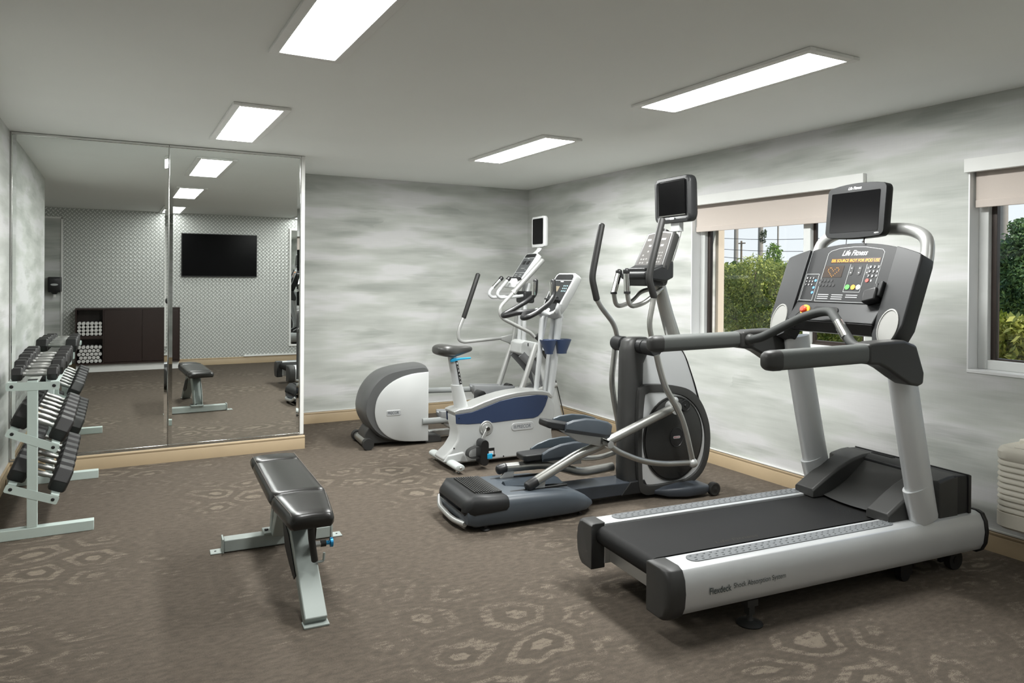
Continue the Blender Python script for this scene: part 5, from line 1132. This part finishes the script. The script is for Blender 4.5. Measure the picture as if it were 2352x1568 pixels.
# paper panel and trim at the alcove end, towel dispenser
struct('wall_panel', MB().bb((XA, YB+.001, .12), (-5.187, YB+.012, 2.458)), M['wallpaper'])
struct('trim_4', MB().bb((-5.215, YB+.001, .12), (-5.187, YB+.026, 2.48)).bb((XA, YB+.001, 2.455), (-5.187, YB+.026, 2.485)), M['white'], bevel=.003)
ds = thing('towel_dispenser', 'black paper towel dispenser on the wall, seen at left in the mirror', 'dispenser', (-5.29, YB+.012, 1.40))
MB().loft([[(x*k, y, z*k) for x, z in rounded(.19, .255, .02, 4)] for y, k in ((.002, .96), (.16, .96), (.195, .9), (.20, .8))]).build('cover', M['black'], ds, ang=50)
MB().loft([[(x, y, z-.0) for x, z in [(.052*math.cos(a), .017*math.sin(a)) for a in [2*PI*i/20 for i in range(20)]]] for y in (.198, .203)]).build('badge', M['satinlight'], ds)
MB().loft([[(x*k, .10+y*k, z) for x, y in ((-.05, -.06), (.05, -.06), (.05, .06), (-.05, .06))] for z, k in ((-.12, 1), (-.15, .5), (-.155, .3))]).build('nozzle', M['black'], ds)
MB().bb((-.018, .095, -.20), (.018, .099, -.15)).build('paper_tail', M['towel'], ds)
fm = thing('framed_mirror', 'tall white-framed mirror on the patterned wall, far right in the mirror', 'mirror', (-1.15, YB, 1.36))
MB().bb((-.47, .002, -1.06), (.47, .016, 1.06)).build('backing', M['black'], fm)
mb = MB(); mb.add([(.47, .0165, -1.06), (-.47, .0165, -1.06), (-.47, .0165, 1.06), (.47, .0165, 1.06)], [(0, 1, 2, 3)]); mb.build('mirror_glass', M['mirror'], fm, recalc=False)
mb = MB()
for a, b_ in (((-.49, -1.08), (-.455, 1.08)), ((.455, -1.08), (.49, 1.08)), ((-.455, -1.08), (.455, -1.045)), ((-.455, 1.045), (.455, 1.08))): mb.bb((a[0], .002, a[1]), (b_[0], .03, b_[1]))
mb.build('frame', M['white'], fm, bevel=.003)

# ------------------------------------------------------------ air conditioner under the right window
ac = thing('air_conditioner', 'cream through-wall air conditioner with ribbed front under the right window', 'air conditioner', (0, -6.1, .2))
M['accream'] = mat('cream_plastic', 'd6d1c4', .45, var=.02)
AY0, AY1, AD, AZ0, AZ1 = -6.64, -5.55, .25, .225, .69
def ac_loop(z, ins, d):
    r = .075; out = []
    y0, y1, x1 = AY0+ins, AY1-ins, -(AD-ins)
    out.append((-.003, y1, z))
    for k in range(7): a = PI/2*k/6; out.append((x1+r-r*math.sin(a), y1-r+r*math.cos(a), z))
    for k in range(7): a = PI/2*k/6; out.append((x1+r-r*math.cos(a), y0+r-r*math.sin(a), z))
    out.append((-.003, y0, z)); return [(x, y+6.1, z_-.2) for x, y, z_ in out]
S_ = [ac_loop(AZ0, .012, 0), ac_loop(AZ0+.012, 0, 0), ac_loop(AZ0+.085, 0, 0)]
for i in range(9):
    z = AZ0+.088+i*.031
    S_ += [ac_loop(z, .010, 0), ac_loop(z+.004, .010, 0), ac_loop(z+.006, 0, 0), ac_loop(z+.014, 0, 0), ac_loop(z+.028, .006, 0)]
S_ += [ac_loop(.60, 0, 0), ac_loop(.635, 0, 0), ac_loop(.653, .008, 0), ac_loop(.66, .016, 0)]
MB().loft(S_).build('cover', M['accream'], ac, ang=30)
mb = MB(); mb.bb((-.205, -.46, .459), (-.085, .46, .4605)); mb.build('grille_recess', M['dark'], ac)
mb = MB()
for i in range(6): mb.box((-.196+i*.021, 0, .466), (.006, .92, .016), Matrix.Rotation(.5, 3, 'Y'))
mb.build('grille_vanes', M['accream'], ac)
MB().bb((-.08, -.5, .45), (-.003, .50, .488)).build('rear_ledge', M['accream'], ac, bevel=.008)

# ------------------------------------------------------------ outdoors
GZ = -.35
M['ground'] = mat('dry_grass_ground', '7a7650', .95, bump=.8, bscale=6, var=.3, vscale=1.5)
struct('ground_outside', MB().bb((WT+.05, -60, GZ-.1), (90, 60, GZ)), M['ground'])
WD = Frame(0, 0, 0)
def leafmat(name, c1, c2, tr=.35):
    m, t, b = nodes_mat(name)
    tc = t.nodes.new('ShaderNodeTexCoord'); n = N(t, 'ShaderNodeTexNoise', Scale=3.0, Detail=5.0, Roughness=.7); t.links.new(tc.outputs['Object'], n.inputs['Vector'])
    geo = t.nodes.new('ShaderNodeNewGeometry'); rr = t.nodes.new('ShaderNodeMath'); rr.operation = 'ADD'
    t.links.new(n.outputs['Fac'], rr.inputs[0]); t.links.new(math_(t, 'MULTIPLY', math_(t, 'SUBTRACT', geo.outputs['Random Per Island'], .5), .5), rr.inputs[1])
    col = ramp(t, rr.outputs[0], [(.3, lin(c1)), (.7, lin(c2))]); t.links.new(col, b.inputs['Base Color']); b.inputs['Roughness'].default_value = .5
    ts = t.nodes.new('ShaderNodeBsdfTranslucent'); t.links.new(col, ts.inputs['Color']); ms = t.nodes.new('ShaderNodeMixShader'); ms.inputs[0].default_value = tr
    t.links.new(b.outputs[0], ms.inputs[1]); t.links.new(ts.outputs[0], ms.inputs[2]); t.links.new(ms.outputs[0], t.nodes['Material Output'].inputs['Surface']); return m
M['bark'] = mat('bark', '6d6152', .9, bump=1, bscale=30, var=.2)
def foliage(name, label, cat, X, blobs, c1, c2, count, size, seed, group=None, trunk=True):
    """blobs: (px, py, rpx, rpy) outlines at distance X; turned into real ellipsoids of leaves"""
    rg = np.random.RandomState(seed); pts = []; E_ = []
    for px, py, rx, ry in blobs:
        c = WD.atu(px, py, X); k = (c-CAMP).dot(FW)/FPX; E_.append((c, rx*k/.85, ry*k))
    vol = np.array([e[1]*e[2] for e in E_]); vol = vol/vol.sum()
    base = Vector((X, sum(e[0].y for e in E_)/len(E_), GZ))
    V = []; F_ = []
    for (c, rh, rv), w in zip(E_, vol):
        n = int(count*w); d = rg.normal(size=(n, 3)); d /= np.linalg.norm(d, axis=1)[:, None]; rr = rg.uniform(.35, 1, n)**.5*(1+.13*rg.normal(size=n)*(rg.rand(n) < .35))
        lump = 1+.18*np.sin(d[:, 0]*7+seed)*np.sin(d[:, 1]*6+1)*np.sin(d[:, 2]*8+2)
        P = np.array([c.x+rh*.7*0, c.y, c.z])+d*np.array([rh*.9, rh, rv])*(rr*lump)[:, None]
        a = rg.normal(size=(n, 3)); a /= np.linalg.norm(a, axis=1)[:, None]; b = np.cross(a, rg.normal(size=(n, 3))); b /= np.linalg.norm(b, axis=1)[:, None]
        s = size*rg.uniform(.6, 1.3, n)[:, None]
        o0 = len(V); Q = np.stack([P-a*s, P+b*s*.42, P+a*s, P-b*s*.42], 1).reshape(-1, 3)-np.array(base)
        V += Q.tolist(); F_ += [(o0+4*i, o0+4*i+1, o0+4*i+2, o0+4*i+3) for i in range(n)]
    root = thing(name, label, cat, base, 0, group)
    me = bpy.data.meshes.new('leaves'); me.from_pydata(V, [], F_); me.materials.append(leafmat(name+'_leaf_'+str(seed), c1, c2)); o = bpy.data.objects.new('leaves', me); COL.objects.link(o); o.parent = root
    if trunk:
        mb = MB(); tops = sorted(E_, key=lambda e: -e[0].z)[:4]
        for c, rh, rv in tops:
            p = c-base; mb.tube([(0.0, 0, 0), (p.x*.3, p.y*.25, p.z*.35), (p.x*.8, p.y*.8, p.z*.75), (p.x, p.y, p.z+rv*.4)], (.05, .012), n=7, fil=.3)
        mb.build('trunk', M['bark'], root)
    return root
foliage('tree', 'bushy yellow-green tree filling the left part of the middle window', 'tree', 5.0, [(1690, 660, 45, 55), (1735, 640, 45, 55), (1785, 660, 45, 60), (1700, 720, 45, 45), (1750, 720, 50, 45), (1800, 720, 45, 50), (1670, 700, 30, 60), (1665, 640, 22, 35), (1810, 640, 25, 40)], '5f7632', 'c3c765', 26000, .026, 1)
foliage('tree', 'taller green tree top poking above the bushes in the middle window', 'tree', 7.0, [(1777, 590, 16, 34), (1772, 620, 28, 30), (1790, 640, 40, 40), (1760, 660, 50, 40)], '4f7330', '98b454', 8000, .03, 2)
foliage('shrub', 'green bush low in the right-hand pane of the middle window', 'shrub', 4.6, [(1860, 740, 60, 55), (1910, 730, 60, 60), (1960, 735, 60, 60), (2010, 740, 50, 60), (1850, 800, 60, 45), (1930, 800, 60, 45), (1780, 790, 50, 40), (1700, 800, 60, 40)], '5b7030', 'b4bc5e', 20000, .027, 3)
foliage('tree', 'dark green tree in the upper half of the right window', 'tree', 6.0, [(2340, 600, 45, 60), (2325, 680, 50, 60), (2300, 640, 22, 60), (2360, 560, 40, 40), (2342, 525, 20, 22), (2380, 660, 60, 80), (2290, 720, 30, 50)], '38553a', '7f9c60', 18000, .032, 4)
foliage('shrub', 'bright broad-leaved shrub at the bottom of the right window', 'shrub', 1.6, [(2310, 770, 40, 50), (2350, 780, 45, 55), (2330, 840, 60, 50), (2400, 800, 60, 60)], '6d7d2c', 'd0d076', 2600, .045, 5)
gr = MB(); rg = random.Random(5)
for i in range(900):
    c = WD.atu(rg.uniform(1655, 1850), 760, 4.0); x = c.x+rg.uniform(-.3, .4); h = rg.uniform(.25, 1.05); dx, dy = rg.uniform(-.12, .12), rg.uniform(-.12, .12)
    gr.add([(x, c.y-.004, GZ), (x, c.y+.004, GZ), (x+dx*.5, c.y+dy*.5+.003, GZ+h*.6), (x+dx, c.y+dy, GZ+h)], [(0, 1, 2), (0, 2, 3)])
prop(gr.build('dry_grass', mat('straw', 'b5a57c', .9, var=.2), recalc=False), 'pale dry grass at the foot of the bushes outside the middle window', 'grass', kind='stuff')
# poles and wires
def pole(px, top, X, r, lab, cross=0, nm='utility_pole', m=None):
    c = WD.atu(px, top, X); root = thing(nm, lab, 'pole', (c.x, c.y, GZ))
    MB().tube([(0, 0, 0), (0, 0, c.z-GZ)], (r*1.25, r), n=12).build('shaft', m or M['bark'], root)
    if cross: MB().bb((-.06, -cross, c.z-GZ-.35), (.06, cross, c.z-GZ-.22)).build('crossarm', m or M['bark'], root)
    return root
M['polegrey'] = mat('weathered_pole', '8e8982', .8, var=.1)
pole(1692, 430, 40, .16, 'left wooden utility pole beyond the bushes in the middle window', m=M['polegrey'])
pl_ = pole(1748, 430, 38, .17, 'middle wooden pole with a clump of leaves beyond the bushes', m=M['polegrey'])
pole(1788, 440, 36, .055, 'thin steel pole right of the two wooden poles', m=M['polegrey'])
pole(1703, 553, 60, .11, 'short distant pole with a crossarm between the wooden poles', cross=.6)
pole(2306, 400, 26, .15, 'utility pole at the left of the right window', m=M['polegrey'])
foliage('tree', 'sprig of dark leaves clinging to the middle wooden pole', 'plant', 37.5, [(1752, 545, 7, 16), (1756, 535, 5, 8)], '2e3a2c', '53603f', 160, .11, 9, trunk=False)
sp_r = [o for o in bpy.data.objects if o.get('label', '').startswith('sprig of dark')][0]
for ch in [o for o in bpy.data.objects if o.parent == sp_r]: ch.parent = pl_; ch.location = sp_r.location-pl_.location
bpy.data.objects.remove(sp_r)
for i, (ya, yb_, X) in enumerate(((541, 534, 35), (564, 567, 35), (578, 600, 34), (548, 548, 30), (556, 556, 30))):
    a, b_ = (WD.atu(1560, ya, X), WD.atu(2100, yb_, X)) if i < 3 else (WD.atu(2200, ya, X), WD.atu(2500, yb_, X))
    labs = ['topmost overhead wire crossing the middle window', 'middle overhead wire crossing the middle window', 'sloping lowest overhead wire in the middle window', 'upper overhead wire in the right window', 'lower overhead wire in the right window']
    pts_ = [a.lerp(b_, k/8)-Vector((0, 0, .35*math.sin(PI*k/8))) for k in range(9)]
    prop(MB().tube(pts_, .018, n=6).build('overhead_wire', M['black']), labs[i], 'wire')
# distant hedge behind the bushes
rg = np.random.RandomState(21); n = 22000
P = np.stack([12+rg.uniform(-.9, .9, n), rg.uniform(-16, 26, n), np.zeros(n)], 1); top_ = 1.75+.35*np.sin(P[:, 1]*1.3)*np.sin(P[:, 1]*.47+1)
P[:, 2] = GZ+(top_-GZ)*rg.uniform(0, 1, n)**.6
a = rg.normal(size=(n, 3)); a /= np.linalg.norm(a, axis=1)[:, None]; b = np.cross(a, rg.normal(size=(n, 3))); b /= np.linalg.norm(b, axis=1)[:, None]; s_ = .13*rg.uniform(.6, 1.3, n)[:, None]
Q = np.stack([P-a*s_, P+b*s_*.5, P+a*s_, P-b*s_*.5], 1).reshape(-1, 3)
me = bpy.data.meshes.new('hedge'); me.from_pydata(Q.tolist(), [], [(4*i, 4*i+1, 4*i+2, 4*i+3) for i in range(n)]); me.materials.append(leafmat('hedge_leaf', '4a6330', '8a9a4a'))
ho_ = bpy.data.objects.new('hedge', me); COL.objects.link(ho_); prop(ho_, 'long low hedge far behind the nearer bushes outside both windows', 'hedge')
